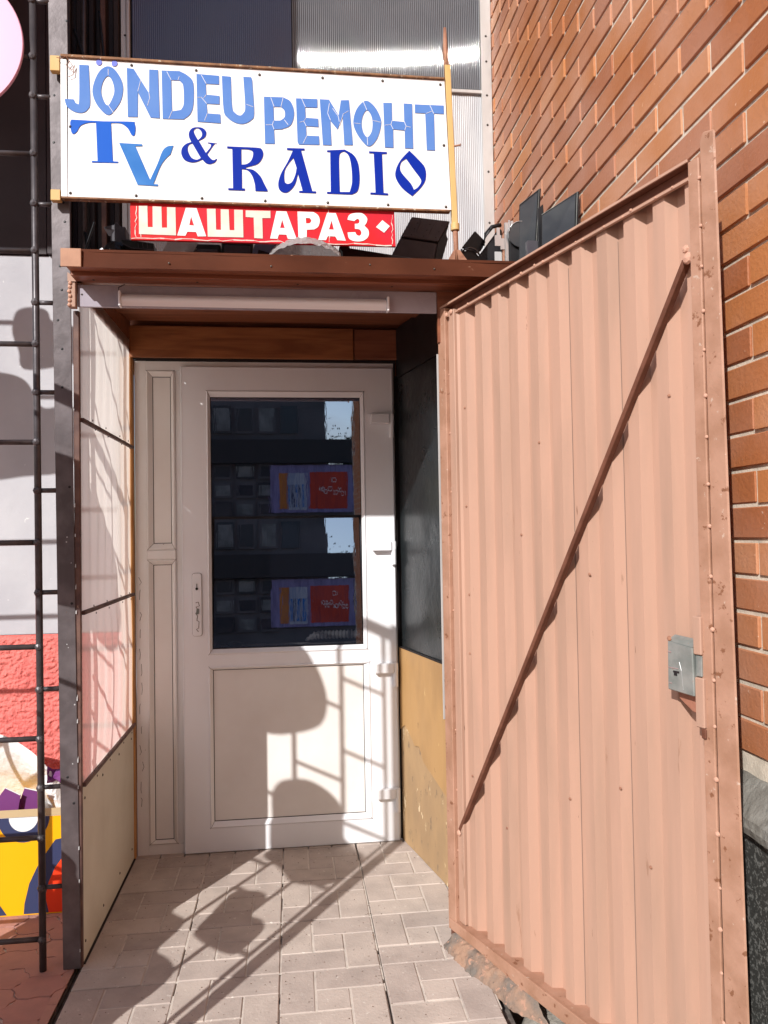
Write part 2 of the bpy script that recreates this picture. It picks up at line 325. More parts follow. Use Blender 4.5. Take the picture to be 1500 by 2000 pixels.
def pix(p):                              # picture position, used only to rank how large a piece shows
    d = Vector(p)-CAM; z = d.dot(fwd)
    return (750+1500*d.dot(cr)/z, 1000-1500*d.dot(cu)/z, z) if z > .05 else (-9999, 0, z)

# letter outlines in millimetres on the sign plane (x, height); a third value 1 marks a smooth point
BIG = '''
sky:-635,2781 -607,2781 -603,2668,1 -610,2642,1 -626,2630,1 -650,2632,1 -673,2648,1 -680,2671 -652,2671 -648,2662,1 -642,2658,1 -636,2667,1
sky:-549,2781,1 -527,2770,1 -508,2738,1 -504,2706,1 -513,2669,1 -536,2635,1 -548,2627,1 -563,2634,1 -585,2661,1 -596,2697,1 -589,2734,1 -572,2767,1|-550,2750,1 -537,2737,1 -530,2705,1 -538,2676,1 -550,2657,1 -562,2670,1 -570,2700,1 -564,2731,1
sky:-492,2779 -471,2777 -425,2702 -424,2778 -397,2778 -393,2624 -421,2625 -459,2704 -460,2625 -490,2624
sky:-386,2777 -331,2778 -306,2765,1 -289,2742,1 -289,2676,1 -299,2643,1 -320,2624 -384,2623|-357,2748 -331,2748 -320,2731,1 -319,2674,1 -328,2654 -355,2648
sky:-279,2772 -209,2770 -209,2742 -250,2742 -249,2707 -208,2705 -208,2678 -248,2678 -246,2647 -206,2646 -205,2617 -277,2619
sky:-200,2770 -172,2769 -169,2673,1 -159,2652,1 -144,2645,1 -133,2655,1 -128,2675,1 -133,2771 -108,2771 -105,2761 -100,2655,1 -110,2632,1 -133,2619,1 -159,2621,1 -184,2637,1 -196,2663,1
ind:-567,2792,1 -570,2785,1 -576,2782,1 -582,2785,1 -585,2791,1 -582,2798,1 -576,2801,1 -570,2799,1
ind:-520,2792,1 -523,2785,1 -529,2782,1 -536,2784,1 -538,2791,1 -535,2798,1 -529,2801,1 -523,2798,1
sky:-69,2710 -8,2711 14,2700,1 25,2675,1 25,2647,1 13,2620,1 -14,2607 -38,2605 -36,2559 -67,2558|-39,2679 -15,2680 -4,2668,1 -4,2647,1 -18,2635 -38,2634
sky:33,2710 101,2711 101,2683 62,2682 63,2648 103,2647 104,2620 64,2621 65,2590 105,2590 106,2562 40,2560 36,2568
sky:109,2711 139,2711 169,2661 177,2711 203,2713 214,2566 186,2565 182,2659 165,2615 142,2643 145,2562 117,2562
sky:259,2714,1 287,2695,1 305,2660,1 306,2632,1 292,2589,1 267,2564,1 243,2582,1 221,2618,1 217,2651,1 231,2690,1|262,2683,1 275,2666,1 279,2640,1 275,2612,1 261,2594,1 248,2610,1 243,2638,1 249,2667,1
sky:315,2710 343,2711 343,2652 383,2650 382,2711 410,2711 411,2563 384,2563 384,2622 346,2624 346,2563 318,2563
sky:419,2710 515,2711 515,2683 482,2683 483,2560 456,2560 453,2682 419,2682
blue:-659,2607 -565,2606 -478,2609,1 -470,2604,1 -467,2589,1 -470,2567,1 -479,2567,1 -491,2588,1 -511,2602,1 -541,2602 -536,2481 -520,2481 -520,2477 -599,2475 -599,2480 -582,2480 -586,2601 -610,2599,1 -632,2589,1 -643,2570,1 -653,2562,1 -660,2569,1 -663,2597,1
azure:-517,2540 -447,2539 -447,2533 -468,2532 -424,2427 -401,2479,1 -386,2519,1 -371,2535,1 -352,2539 -361,2511 -375,2497,1 -392,2471,1 -414,2414 -400,2414 -400,2408 -462,2410
navy:-280,2601,1 -264,2600,1 -252,2591,1 -251,2579,1 -257,2568,1 -274,2558 -252,2520 -239,2537,1 -236,2547,1 -241,2551,1 -247,2552 -246,2554 -218,2552 -218,2550 -226,2549,1 -248,2516 -237,2502,1 -228,2498,1 -219,2503 -218,2501 -224,2492,1 -235,2486,1 -244,2485,1 -253,2488,1 -264,2499 -279,2491,1 -297,2488,1 -318,2495,1 -328,2514,1 -325,2533,1 -313,2546,1 -297,2553 -304,2570,1 -303,2585,1 -294,2597,1|-281,2598,1 -271,2595,1 -264,2584,1 -265,2572,1 -276,2560 -286,2578,1 -289,2590,1|-294,2549 -268,2503 -281,2497,1 -297,2503,1 -307,2522,1 -308,2536,1 -303,2545,1
navy:-186,2544 -94,2544 -79,2541,1 -73,2525,1 -79,2506,1 -94,2490,1 -128,2479 -128,2475 -104,2471,1 -83,2452,1 -71,2428,1 -61,2409 -61,2404 -99,2404 -101,2427,1 -109,2453,1 -123,2470,1 -141,2473 -141,2411 -132,2411 -132,2404 -184,2404 -184,2410 -169,2410 -170,2537 -186,2538|-142,2537 -122,2537,1 -108,2533,1 -105,2521,1 -111,2502,1 -125,2490,1 -142,2487
navy:2,2547 58,2548 58,2542 47,2541 81,2410 93,2410 93,2404 39,2404 39,2410 50,2410 36,2465 25,2428,1 1,2403,1 -21,2408,1 -27,2430,1 -18,2463,1 3,2501,1 21,2540 2,2541|22,2516 32,2484 27,2460,1 16,2437,1 2,2431,1 -7,2440,1 -6,2473,1 7,2497,1
navy:130,2545 187,2550 215,2534,1 230,2506,1 234,2455,1 227,2417,1 208,2404 128,2404 128,2410 140,2410 140,2540 130,2540|168,2503 169,2527,1 174,2539,1 187,2543,1 201,2528,1 208,2491,1 209,2444,1 201,2412 169,2411
navy:266,2548 324,2548 324,2542 308,2541 311,2413 326,2412 326,2406 268,2407 268,2413 285,2413 281,2542 266,2542
navy:398,2556 426,2529,1 449,2501,1 450,2463,1 433,2434,1 405,2406 372,2432,1 352,2464,1 353,2492,1 369,2524,1|387,2529 411,2495,1 432,2467,1 435,2453,1 424,2436,1 411,2427 401,2447,1 373,2479,1 366,2498,1 371,2517,1
'''
RED = '''
cream:-461,2348 -435,2349 -434,2282 -419,2282 -419,2348 -392,2348 -391,2281 -375,2282 -375,2347 -349,2347 -348,2258 -461,2259
white:-317,2347 -284,2347 -255,2258 -281,2257 -286,2271 -313,2271 -319,2258 -344,2258|-301,2320 -292,2291 -307,2292
cream:-252,2346 -225,2347 -224,2280 -209,2280 -209,2346 -184,2346 -182,2280 -167,2280 -167,2346 -140,2346 -139,2258 -250,2257
cream:-131,2345 -53,2346 -53,2323 -79,2322 -78,2256 -105,2257 -106,2323 -131,2324
white:-34,2346 -2,2346 29,2258 1,2258 -3,2271 -27,2271 -32,2257 -55,2257|-16,2319 -8,2292 -23,2292
white:33,2347 84,2347 98,2338,1 104,2321,1 99,2301,1 86,2291 62,2289 61,2258 35,2258|59,2327 72,2327 77,2319,1 72,2310 60,2309
white:128,2346 156,2346 187,2257 160,2258 153,2270 129,2270 123,2257 98,2257|142,2322 149,2292 133,2292
white:193,2326 199,2341,1 216,2348,1 242,2348,1 257,2333,1 255,2318,1 248,2308 261,2293,1 260,2273,1 244,2259,1 218,2256,1 198,2264,1 193,2284 218,2286 223,2277,1 233,2275,1 238,2285,1 232,2295,1 217,2297 217,2313 229,2315,1 232,2324,1 226,2330,1 215,2322
white:307,2328 331,2309 312,2287 286,2305
'''
CR = '''
-450,2741 -459,2706
-425,2702 -423,2686 -430,2662
-370,2774 -357,2748
-332,2760 -336,2748
-355,2648 -365,2624
-264,2769 -249,2742
-249,2707 -257,2695
-277,2697 -264,2697 -248,2678
-246,2647 -255,2623
-548,2772 -548,2753
-548,2657 -533,2634
-124,2682 -103,2675
-47,2708 -37,2679
-8,2709 -15,2680
-39,2633 -43,2620 -38,2605
-64,2619 -43,2620
-5,2638 7,2622
51,2710 63,2682
63,2647 57,2636 65,2620
42,2632 57,2636
66,2590 54,2564
140,2699 134,2666 143,2643
150,2683 168,2658 171,2640
201,2677 184,2666 172,2630
250,2710 261,2683
279,2650 305,2645
261,2593 262,2569
219,2638 239,2637
343,2652 339,2639 346,2624
319,2636 339,2639
383,2651 389,2636 384,2622
389,2636 404,2633
469,2709 481,2682
455,2681 476,2690
'''

# ------------------------------------------------------------------ ground
yard = bx('ground', M['asphalt'], None, -40, 40, -60, 1.5, -.5, -.16, bevel=0); tag(yard, kind='structure')
def pav_slab(i0, name, parent, x0, y0, kinds):
    # one 300 mm slab: four long pieces round a small square, joints 4 mm
    u = .098; g = .0022; e = .0035
    s = .2975/3
    cells = [(0, 1, 1, 3), (1, 3, 2, 3), (1, 2, 1, 2), (2, 3, 0, 2), (0, 2, 0, 1)]
    for k, (a, b, c, d) in enumerate(cells):
        xa, xb = x0+a*s+(g if a else 0), x0+b*s-(g if b < 3 else 0)
        ya, yb = y0+c*s+(g if c else 0), y0+d*s-(g if d < 3 else 0)
        key = (round((xb-xa), 3), round((yb-ya), 3))
        if key not in kinds:
            me = MB().box(-(xb-xa)/2, (xb-xa)/2, -(yb-ya)/2, (yb-ya)/2, -.03, 0).mesh('paver', .0022); me.materials.append(M['paver']); kinds[key] = me
        o = bpy.data.objects.new('paver', kinds[key]); COL.objects.link(o); o.parent = parent
        o.matrix_parent_inverse = rootmat(parent).inverted()
        o.location = ((xa+xb)/2, (ya+yb)/2, rnd.uniform(-.0012, .0012))
        o.rotation_euler = (rnd.uniform(-.004, .004), rnd.uniform(-.004, .004), rnd.uniform(-.006, .006))
pave = MB()
pave.box(-.668, .585, -3.6, .0, -.16, -.022)
pave_o = pave.build('pavement', M['dirt']); tag(pave_o, kind='structure')
kinds = {}; jb = MB()
cols = [-.652, -.350, -.048, .257]; rows = [-.035-.3025*i for i in range(0, 8)]
for r_i, yt in enumerate(rows):
    for cx0 in cols:
        pav_slab(0, 'paver', pave_o, cx0, yt-.2985, kinds)
        jb.box(cx0+.0005, cx0+.297, yt-.298, yt-.0015, -.03, -.0028); 
        yy_ = yt-.298
        while yy_ < yt-.004:
            dy_ = rnd.uniform(.02, .11); jb.box(cx0+.2965, cx0+.3025, yy_, min(yy_+dy_, yt-.002), -.03, rnd.choice((-.003, -.004, -.006, -.016))); yy_ += dy_
# the sliver of slab against the threshold
for cx0 in cols:
    for a, b in ((0, .1), (.104, .197), (.201, .2975)):
        k = ('t', round(b-a, 3))
        if k not in kinds:
            me = MB().box(0, b-a, 0, .040, -.03, 0).mesh('paver', .002); me.materials.append(M['paver']); kinds[k] = me
        o = bpy.data.objects.new('paver', kinds[k]); COL.objects.link(o); o.parent = pave_o; o.location = (cx0+a, -.032, rnd.uniform(-.001, .001))
o = jb.build('joint_sand', M['sandjoint'], pave_o)
far = MB().box(-.66, .57, -9.0, rows[-1]-.302, -.1, -.001).build('far_paving', M['paver'], pave_o)
gr_ = MB()
for i in range(900):
    x, y = rnd.uniform(-.64, .56), -rnd.random()**.8*2.0-.02
    if rnd.random() < .5: x = cols[rnd.randrange(4)]+rnd.gauss(.3, .02)
    if x > .56 or x < -.64: continue
    s = rnd.uniform(.0008, .0028); a = rnd.uniform(0, 6.28)
    gr_.add([(x+s*math.cos(a), y+s*math.sin(a), .0005), (x+s*math.cos(a+2), y+s*math.sin(a+2)*.8, .0005), (x+s*math.cos(a+4), y+s*math.sin(a+4), .0005), (x, y, .0005+s)], [(0, 1, 3), (1, 2, 3), (2, 0, 3)])
tag(gr_.build('floor_grit', M['mitre_'], None), kind='stuff')
# red tiled forecourt on the left
red_o = MB().box(-9, -.672, -9, .02, -.16, -.014).build('red_pavement', M['dirt']); tag(red_o, kind='structure')
redj = MB().box(-2.4, -.674, -2.2, .0, -.02, -.006).build('joint_sand', M['sandjoint'], red_o)
MB().box(-9, -2.42, -9, .0, -.02, -.002).build('far_tiling', M['redtile'], red_o)
MB().box(-2.41, -.674, -9, -2.22, -.02, -.002).build('far_tiling', M['redtile'], red_o)
def wavy_hex(w, h):
    P = []; base = [(-w*.5, 0), (-w*.28, h*.5), (w*.30, h*.5), (w*.5, 0), (w*.30, -h*.5), (-w*.28, -h*.5)]
    for i in range(6):
        a, b = Vector(base[i]), Vector(base[(i+1) % 6]); nrm = Vector((-(b-a).y, (b-a).x)).normalized()
        P.append(tuple(a)); P.append(tuple(a.lerp(b, .33)+nrm*.004*(1 if i % 2 else -1))); P.append(tuple(a.lerp(b, .66)-nrm*.004*(1 if i % 2 else -1)))
    return P
TW, TH = .155, .108
hx = wavy_hex(TW*.985, TH*.965)
hm = MB(); nn = len(hx); hm.add([(x, y, 0) for x, y in hx]+[(x*1.015, y*1.015, -.012) for x, y in hx], [tuple(range(nn))]+[(i, i+nn, (i+1) % nn+nn, (i+1) % nn) for i in range(nn)])
hme = hm.mesh('tile'); hme.materials.append(M['redtile'])
cnt = 0
for i in range(0, 17):
    for j in range(0, 20):
        x = -.70-i*TW*.795; y = -.04-j*TH-(TH/2 if i % 2 else 0)
        if y < -2.15 or x < -2.36: continue
        if x+TW/2 > -.672 and x > -.70+.01: continue
        o = bpy.data.objects.new('tile', hme); COL.objects.link(o); o.parent = red_o
        o.location = (x-.05, y, rnd.uniform(-.0025, .0005)); o.rotation_euler = (rnd.uniform(-.008, .008), rnd.uniform(-.008, .008), rnd.uniform(-.02, .02)+(math.pi if rnd.random() < .5 else 0)); cnt += 1
fill = MB()
for j in range(22): fill.box(-.70, -.674, -.1*j-.098, -.1*j, -.02, -.001+rnd.uniform(-.002, 0))
fill.build('edge_tile', M['redtile'], red_o)
# soil strip and rubble beside the paving under the open gate
tag(MB().box(.586, 1.6, -9, .5, -.3, -.12).build('soil_strip', M['dirt']), kind='structure')
stone = thing('rubble_stone', 'pale rough stone lying in the gap beside the paving under the metal gate', 'stone', (.72, -1.3, -.12))
def st(u, v):
    a = u*2*math.pi; p = (v-.5)*math.pi; return (.735+.125*math.cos(a)*math.cos(p), -1.27+.20*math.sin(a)*math.cos(p), -.055+.05*math.sin(p))
lump(st, 22, 12, .022, 14, 3).build('stone_body', M['rock'], stone, smooth=True)

# ------------------------------------------------------------------ brick wall (runs back past the camera on the right)
W = .957
bw = thing('brick_wall', 'tall orange brick wall with pale recessed joints on the right side', 'brick wall', (W, -3, .78))
MB().box(W+.0055, W+.25, -8.6, .165, .75, 6.0).build('mortar', M['mortar'], bw)
BL, BH, RP = .2465, .0655, .0757
bm_full = MB().box(0, .10, 0, BL, 0, BH).mesh('brick', .0022); bm_full.materials.append(M['brick'])
bricks = []
for k in range(-1, 68):
    z = .903+RP*k+.0051
    ys = -1.814+.005 + (0 if k % 2 == 0 else .128)
    n0 = int((-8.55-ys)/.256)
    for q in range(n0, 9):
        y = ys+q*.256
        if y > .165 or y < -8.6: continue
        L_ = min(BL, .165-y)
        if L_ < .03: continue
        px, py, zz = pix((W, y+L_/2, z+BH/2)); p2 = pix((W, y, z+BH/2)); p3 = pix((W, y+L_, z+BH/2))
        vis = zz > .4 and -40 < px < 1540 and -60 < py < 1700 and (px > 940)
        # behind the open gate?
        hid = py > 315+max(0, (1345-px))*.6+30 and px < 1395
        size = abs(p2[0]-p3[0])*1500*BH/zz if vis and not hid else 0
        bricks.append((size, y, z, L_))
bricks.sort(key=lambda b: -b[0])
stuff = MB(); short = {}
for i, (s_, y, z, L_) in enumerate(bricks):
    jx = rnd.uniform(-.0018, .0018); jz = rnd.uniform(-.0012, .0012)
    if i < 298 and s_ > 0:
        me = bm_full
        if L_ < BL-.001:
            key = round(L_, 3)
            if key not in short:
                me = MB().box(0, .10, 0, L_, 0, BH).mesh('brick', .0022); me.materials.append(M['brick']); short[key] = me
            me = short[key]
        o = bpy.data.objects.new('brick', me); COL.objects.link(o); o.parent = bw; o.matrix_parent_inverse = rootmat(bw).inverted()
        o.location = (W+jx, y, z+jz); o.rotation_euler = (rnd.uniform(-.004, .004), 0, rnd.uniform(-.006, .006))
    else: stuff.box(W+jx, W+.1, y, y+L_, z+jz, z+jz+BH)
so_ = stuff.build('further_bricks', M['brick'], bw); so_['kind'] = 'stuff'
# mortar smears round the joints at the corner
pl = thing('stone_plinth', 'dark granite plinth with a rough grey ledge under the brick wall', 'plinth', (.93, -2, 0))
def ledge(u, v):
    y = -6+u*6.15; s = [( .99, .79), (.955, .785), (.915, .735), (.902, .722), (.900, .705), (.905, .690), (.94, .684), (.99, .684)]
    f = v*(len(s)-1); i = min(int(f), len(s)-2); t = f-i
    return (s[i][0]*(1-t)+s[i+1][0]*t, y, s[i][1]*(1-t)+s[i+1][1]*t)
lump(ledge, 420, 14, .0035, 30, 1).build('ledge', M['ledge'], pl, smooth=False)
for i in range(10):
    bx('granite_slab', M['granite'], pl, .928, .99, -5.9+i*.6, -5.9+i*.6+.596, -.16, .683, bevel=.002)

# ------------------------------------------------------------------ building front: polycarbonate screen over the entrance
pc = thing('polycarbonate_screen', 'ribbed translucent grey polycarbonate screen above the entrance roof', 'screen', (.1, .15, 2.2))
for xa, xb, mt_ in ((-.672, .030, 'poly_shaded'), (.033, .905, 'poly')):  # sheets change colour where the balcony's shadow edge falls
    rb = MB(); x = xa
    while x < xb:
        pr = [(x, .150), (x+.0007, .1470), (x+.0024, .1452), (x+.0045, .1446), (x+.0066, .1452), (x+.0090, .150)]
        if mt_ == 'poly_shaded': pr = [(a, .150-(.150-b)*.25) for a, b in pr]
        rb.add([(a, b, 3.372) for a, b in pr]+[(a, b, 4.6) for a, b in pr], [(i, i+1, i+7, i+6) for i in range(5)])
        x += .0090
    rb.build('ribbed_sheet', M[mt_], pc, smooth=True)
rb = MB(); x = -.672
while x < .905:
    pr = [(x, .152), (x+.002, .1500), (x+.0045, .1492), (x+.007, .1500), (x+.009, .152)]
    wob = [.0004*math.sin(x*70+k) for k in range(2)]
    rb.add([(a, b, 2.1) for a, b in pr]+[(a, b+wob[1], 3.352) for a, b in pr], [(i, i+1, i+6, i+5) for i in range(4)])
    x += .0090
rb.build('ribbed_sheet', M['poly_dull'], pc, smooth=True)
bx('backing', M['floorin'], pc, -.70, .93, .158, .17, 2.1, 4.6)
bx('joint_bar', M['alu'], pc, .60, .917, .136, .149, 3.350, 3.366); bx('joint_bar', M['alu'], pc, -.67, .599, .140, .149, 3.352, 3.364)
bx('edge_trim', M['alu'], pc, .906, .955, .132, .150, 2.1, 4.6); bx('edge_trim', M['alu'], pc, -.716, -.679, .128, .150, 2.1, 4.6)
sm = MB()
for z in (2.52, 2.74, 2.98, 3.20, 3.34, 3.50, 3.62, 3.9): sm.dome((.93, .131, z), .0055)
for z in (2.6, 3.0, 3.52, 3.9): sm.dome((-.698, .127, z), .005)
sm.build('screw_heads', M['screwm'], pc)
lump(lambda u, v: (.956+.006*v, .149-.02*v, 2.1+2.5*u), 160, 4, .004, 60, 5).build('mortar_edge', M['mortar'], pc)
# dark corrugated metal with pipes, left of the screen
dm = thing('corrugated_wall', 'dark corrugated metal wall in shade between the tall post and the screen', 'wall', (-.9, .12, 2))
cm = MB(); x = -1.16; i = 0
while x < -.72:
    cm.add([(x, .12, 2.0), (x+.018, .12, 2.0), (x+.026, .142, 2.0), (x+.044, .142, 2.0), (x+.052, .12, 2.0)] + [(x, .12, 4.6), (x+.018, .12, 4.6), (x+.026, .142, 4.6), (x+.044, .142, 4.6), (x+.052, .12, 4.6)], [(k, k+1, k+6, k+5) for k in range(4)])
    x += .052
cm.build('metal_sheet', M['darkmetal'], dm)
MB().tube([(-.865, .09, 2.0), (-.862, .09, 4.6)], .011, 8).build('downpipe', M['steel_rail'], dm, smooth=True)
MB().tube([(-.80, .1, 3.6), (-.77, .08, 3.3), (-.72, .09, 3.05)], .006, 6).build('cable', M['black'], dm, smooth=True)
MB().tube([(-.86, .08, 2.62), (-.80, .06, 2.35), (-.73, .07, 2.22)], .008, 6).build('cable', M['black'], dm, smooth=True)
MB().tube([(-.90, .08, 3.5), (-.84, .07, 3.32), (-.80, .09, 3.2)], .007, 6).build('cable', M['black'], dm, smooth=True)
bx('flat_bar', M['steel_rail'], dm, -.94, -.92, .09, .1, 2.0, 4.6); bx('flat_bar', M['frame_brown'], dm, -.795, -.775, .095, .105, 2.0, 4.6)

# left shop front wall
lw = thing('shop_wall', 'grey painted wall with dark cladding above and coral rough render below', 'wall', (-2.5, 0, 0))
bx('cladding_panel', M['cladding'], lw, -4.5, -.99, -.012, .1, 2.487, 4.6); bx('cladding_panel', M['cladding'], lw, -.986, -.955, -.02, .1, 2.487, 4.6)
bx('painted_render', M['wallgrey'], lw, -4.5, -.70, 0, .12, .922, 2.484)
def coral(u, v):
    x = -1.55+.87*u; z = -.02+.942*v; e = (1 if .01 < v < .985 else 0)
    return (x, -.006-.010*e-.011*abs(mnoise.noise(Vector((x*34, z*46, 0))))*e-.008*abs(mnoise.noise(Vector((x*90, z*110, 3))))*e, z)
bx('coral_render', M['coral'], lw, -4.5, -1.552, -.012, .003, -.02, .921, bevel=0)
MB().sheet(coral, 260, 260).build('coral_render', M['coral'], lw, smooth=True)
bx('wall_core', M['wallgrey'], lw, -4.5, -.70, .004, .12, -.02, .918)
# upper balcony that shades the wall and the left half of the screen
ba = thing('upper_balcony', 'concrete balcony projecting above the shop wall, out of view at the upper left', 'balcony', (-2.6, 0, 3.66))
bx('balcony_slab', M['concrete'], ba, -4.6, -1.062, -1.55, .1, 3.66, 3.80)
bx('balcony_front', M['concrete'], ba, -4.6, -1.062, -1.55, -1.47, 3.802, 6.9); bx('balcony_side', M['concrete'], ba, -1.14, -1.062, -1.468, .1, 3.802, 6.9)

# ------------------------------------------------------------------ what the mirror film shows: yard side behind the camera
ob = thing('opposite_building', 'grey apartment block across the yard, seen only as a reflection in the door glass', 'building', (-3, -14, -.16))
bx('wall', M['fbuild'], ob, -6.5, .80, -20, -14, -.16, 9, bevel=0)
bx('canopy_band', M['fdark'], ob, -6.5, 1.75, -13.999, -13.8, 2.88, 3.40, bevel=0)
bx('shop_wall', M['fbuild'], ob, .802, 3.4, -16, -14.05, -.16, 2.86, bevel=0)
for i in range(14):
    for j in range(6):
        x = -6.1+i*.49; z = 1.70+j*.42 if j < 3 else 3.55+(j-3)*1.1
        if x > (-.62 if j < 3 else .2): continue
        f_ = bx('window', M['fbuild'] if (i+j) % 3 else M['fglass'], ob, x, x+.40, -13.99, -13.95, z, z+(.34 if j < 3 else .62), bevel=0)
        bx('pane', M['fglass'] if (i+j) % 2 else M['fpale'], f_, x+.04, x+.36, -13.945, -13.94, z+.05, z+(.28 if j < 3 else .56), bevel=0)
bb = thing('shop_banner', 'red and orange shop banner on the building across the yard, reflected in the door glass', 'banner', (.5, -13.9, 1.8))
bx('banner_board', mat('lilac banner', (.26, .22, .42), .5, col2=(.16, .13, .26), scale=3, stretch=(6, 1, .5)), bb, -.45, 1.38, -13.96, -13.92, 1.78, 2.84, bevel=0)
bx('orange_field', mat('banner orange', (.62, .20, .03), .5, col2=(.42, .14, .05), scale=4, stretch=(6, 1, .5)), bb, -.26, -.08, -13.915, -13.91, 1.86, 2.66, bevel=0)
bx('red_field', mat('banner red', (.60, .05, .02), .5, col2=(.36, .03, .03), scale=3, stretch=(7, 1, .5)), bb, .42, 1.26, -13.915, -13.91, 1.86, 2.68, bevel=0)
bx('phone_picture', mat('banner pale', (.46, .46, .52), .5, col2=(.26, .30, .42), scale=4, stretch=(8, 1, .4)), bb, -.06, .34, -13.915, -13.91, 1.84, 2.66, bevel=0)
for i in range(5): bx('stripe', M['nbox'] if i % 2 else M['azure'], bb, -.03+i*.07, -.005+i*.07, -13.905, -13.90, 1.9, 2.4, bevel=0)
for i, (a, b_) in enumerate(((.95, 2.5), (.70, 2.3), (.78, 2.24), (.88, 2.3), (.98, 2.22), (1.08, 2.28), (1.16, 2.2))):
    MB().tube([(a+.04*math.cos(t), -13.9, b_+.05*math.sin(t)) for t in (0, 1, 2, 3, 4, 5, 6)], .008, 5).build('squiggle', M['white_l'], bb)
tr = thing('yard_tree', 'bushy tree beside the building across the yard, reflected in the door glass', 'tree', (1.4, -17.5, -.16))
tp = MB(); tp.tube([(1.6, -17.5, -.16), (1.62, -17.5, 2.0), (1.55, -17.4, 3.3)], [.16, .12, .05], 8)
for i in range(16):
    a = rnd.uniform(0, 6.28); z = rnd.uniform(1.8, 3.1); r = rnd.uniform(.5, 1.1)
    tp.tube([(1.6, -17.5, z), (1.6+r*.5*math.cos(a), -17.5+r*.5*math.sin(a), z+.5), (1.6+r*math.cos(a), -17.5+r*math.sin(a), z+rnd.uniform(.7, 1.0))], [.04, .025, .008], 5)
tp.build('trunk', M['bark'], tr)
lf = MB()
for i in range(9000):
    a = rnd.uniform(0, 6.28); rr = abs(rnd.gauss(0, .75)); z = rnd.gauss(2.95, .42); c = Vector((1.75+rr*math.cos(a), -17.5+rr*math.sin(a), z))
    if mnoise.noise(c*1.9) < -.08: continue
    e = Vector((rnd.uniform(-1, 1), rnd.uniform(-1, 1), rnd.uniform(-1, 1))).normalized(); g_ = e.orthogonal()*.022; e = e*.04
    lf.add([c-e, c+g_, c+e, c-g_], [(0, 1, 2, 3)])
lo_ = lf.build('crown', M['leaf'], tr)

# ------------------------------------------------------------------ entrance booth
bo = thing('entrance_booth', 'small roofed entrance booth with brown roof edge round the white door', 'porch', (-.1, -.4, 0))
lipm = lump(lambda u, v: (-.654+1.604*u, -.980+.004*math.sin(u*9)*v, 2.106+.047*v+.003*math.sin(u*14)*v), 90, 4, .0022, 9, 2)
lipm.build('roof_edge', M['lip'], bo, smooth=True)
bx('roof_edge_cap', M['lip_light'], bo, -.658, -.600, -.988, -.982, 2.104, 2.158, bevel=.001)
rs = MB(); rs.add([(-.66, -.978, 2.152), (.955, -.978, 2.150), (.955, .118, 2.26), (-.66, .118, 2.26), (-.66, -.978, 2.160), (.955, -.978, 2.158), (.955, .118, 2.27), (-.66, .118, 2.27)], ((0, 3, 2, 1), (4, 5, 6, 7), (0, 1, 5, 4), (1, 2, 6, 5), (2, 3, 7, 6), (3, 0, 4, 7)))
rs.build('roof_sheet', M['lip'], bo)
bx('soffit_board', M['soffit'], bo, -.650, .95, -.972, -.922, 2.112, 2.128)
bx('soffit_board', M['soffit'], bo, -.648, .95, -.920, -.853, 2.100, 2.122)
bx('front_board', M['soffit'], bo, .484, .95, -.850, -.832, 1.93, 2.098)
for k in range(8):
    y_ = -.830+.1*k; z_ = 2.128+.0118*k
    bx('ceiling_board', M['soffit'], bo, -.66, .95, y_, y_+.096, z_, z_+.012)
bx('fascia_strip', M['fascia'], bo, -.648, .482, -.846, -.838, 2.027, 2.097)
bx('corner_bracket', M['gate'], bo, -.672, -.650, -.862, -.836, 2.022, 2.098)
cg = MB(); cg.add([(-.672, -.866, 2.10), (-.672, -.866, 2.128), (-.628, -.866, 2.10), (-.672, -.855, 2.10), (-.672, -.855, 2.128), (-.628, -.855, 2.10)], [(0, 1, 2), (5, 4, 3), (0, 3, 4, 1), (1, 4, 5, 2), (2, 5, 3, 0)]); cg.build('gusset', M['gate'], bo)
wb = MB()
for z in (2.028, 2.042, 2.056, 2.070, 2.084, 2.096): wb.dome((-.667+rnd.uniform(-.002, .002), -.863, z), .006, h=.8)
wb.build('weld_beads', M['weld'], bo)
sm = MB()
for x in (-.60, -.35, -.05, .25, .45): sm.dome((x, -.983, 2.13+rnd.uniform(-.01, .01)), .003)
for x in (-.59, -.28, .03, .33): sm.dome((x, -.885, 2.0995), .004, ax=(0, 0, -1))
sm.dome((-.635, -.847, 2.066), .003); sm.build('screw_heads', M['screwm'], bo)
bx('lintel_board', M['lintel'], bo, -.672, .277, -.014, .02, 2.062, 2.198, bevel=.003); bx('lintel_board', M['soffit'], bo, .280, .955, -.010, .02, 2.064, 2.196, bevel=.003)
bx('leak_board', M['soffit'], bo, -.672, .955, .022, .05, 2.0, 2.262)  # board added to stop light leaking in above the lintel
bx('lintel_shadow_gap', M['gasket'], bo, -.672, .46, -.004, .03, 2.051, 2.0615, bevel=0)  # black strip stands for the shade in the gap under the lintel
bx('corner_post', M['woodpost'], bo, -.690, -.6475, -.032, .012, -.01, 2.061, bevel=.004)
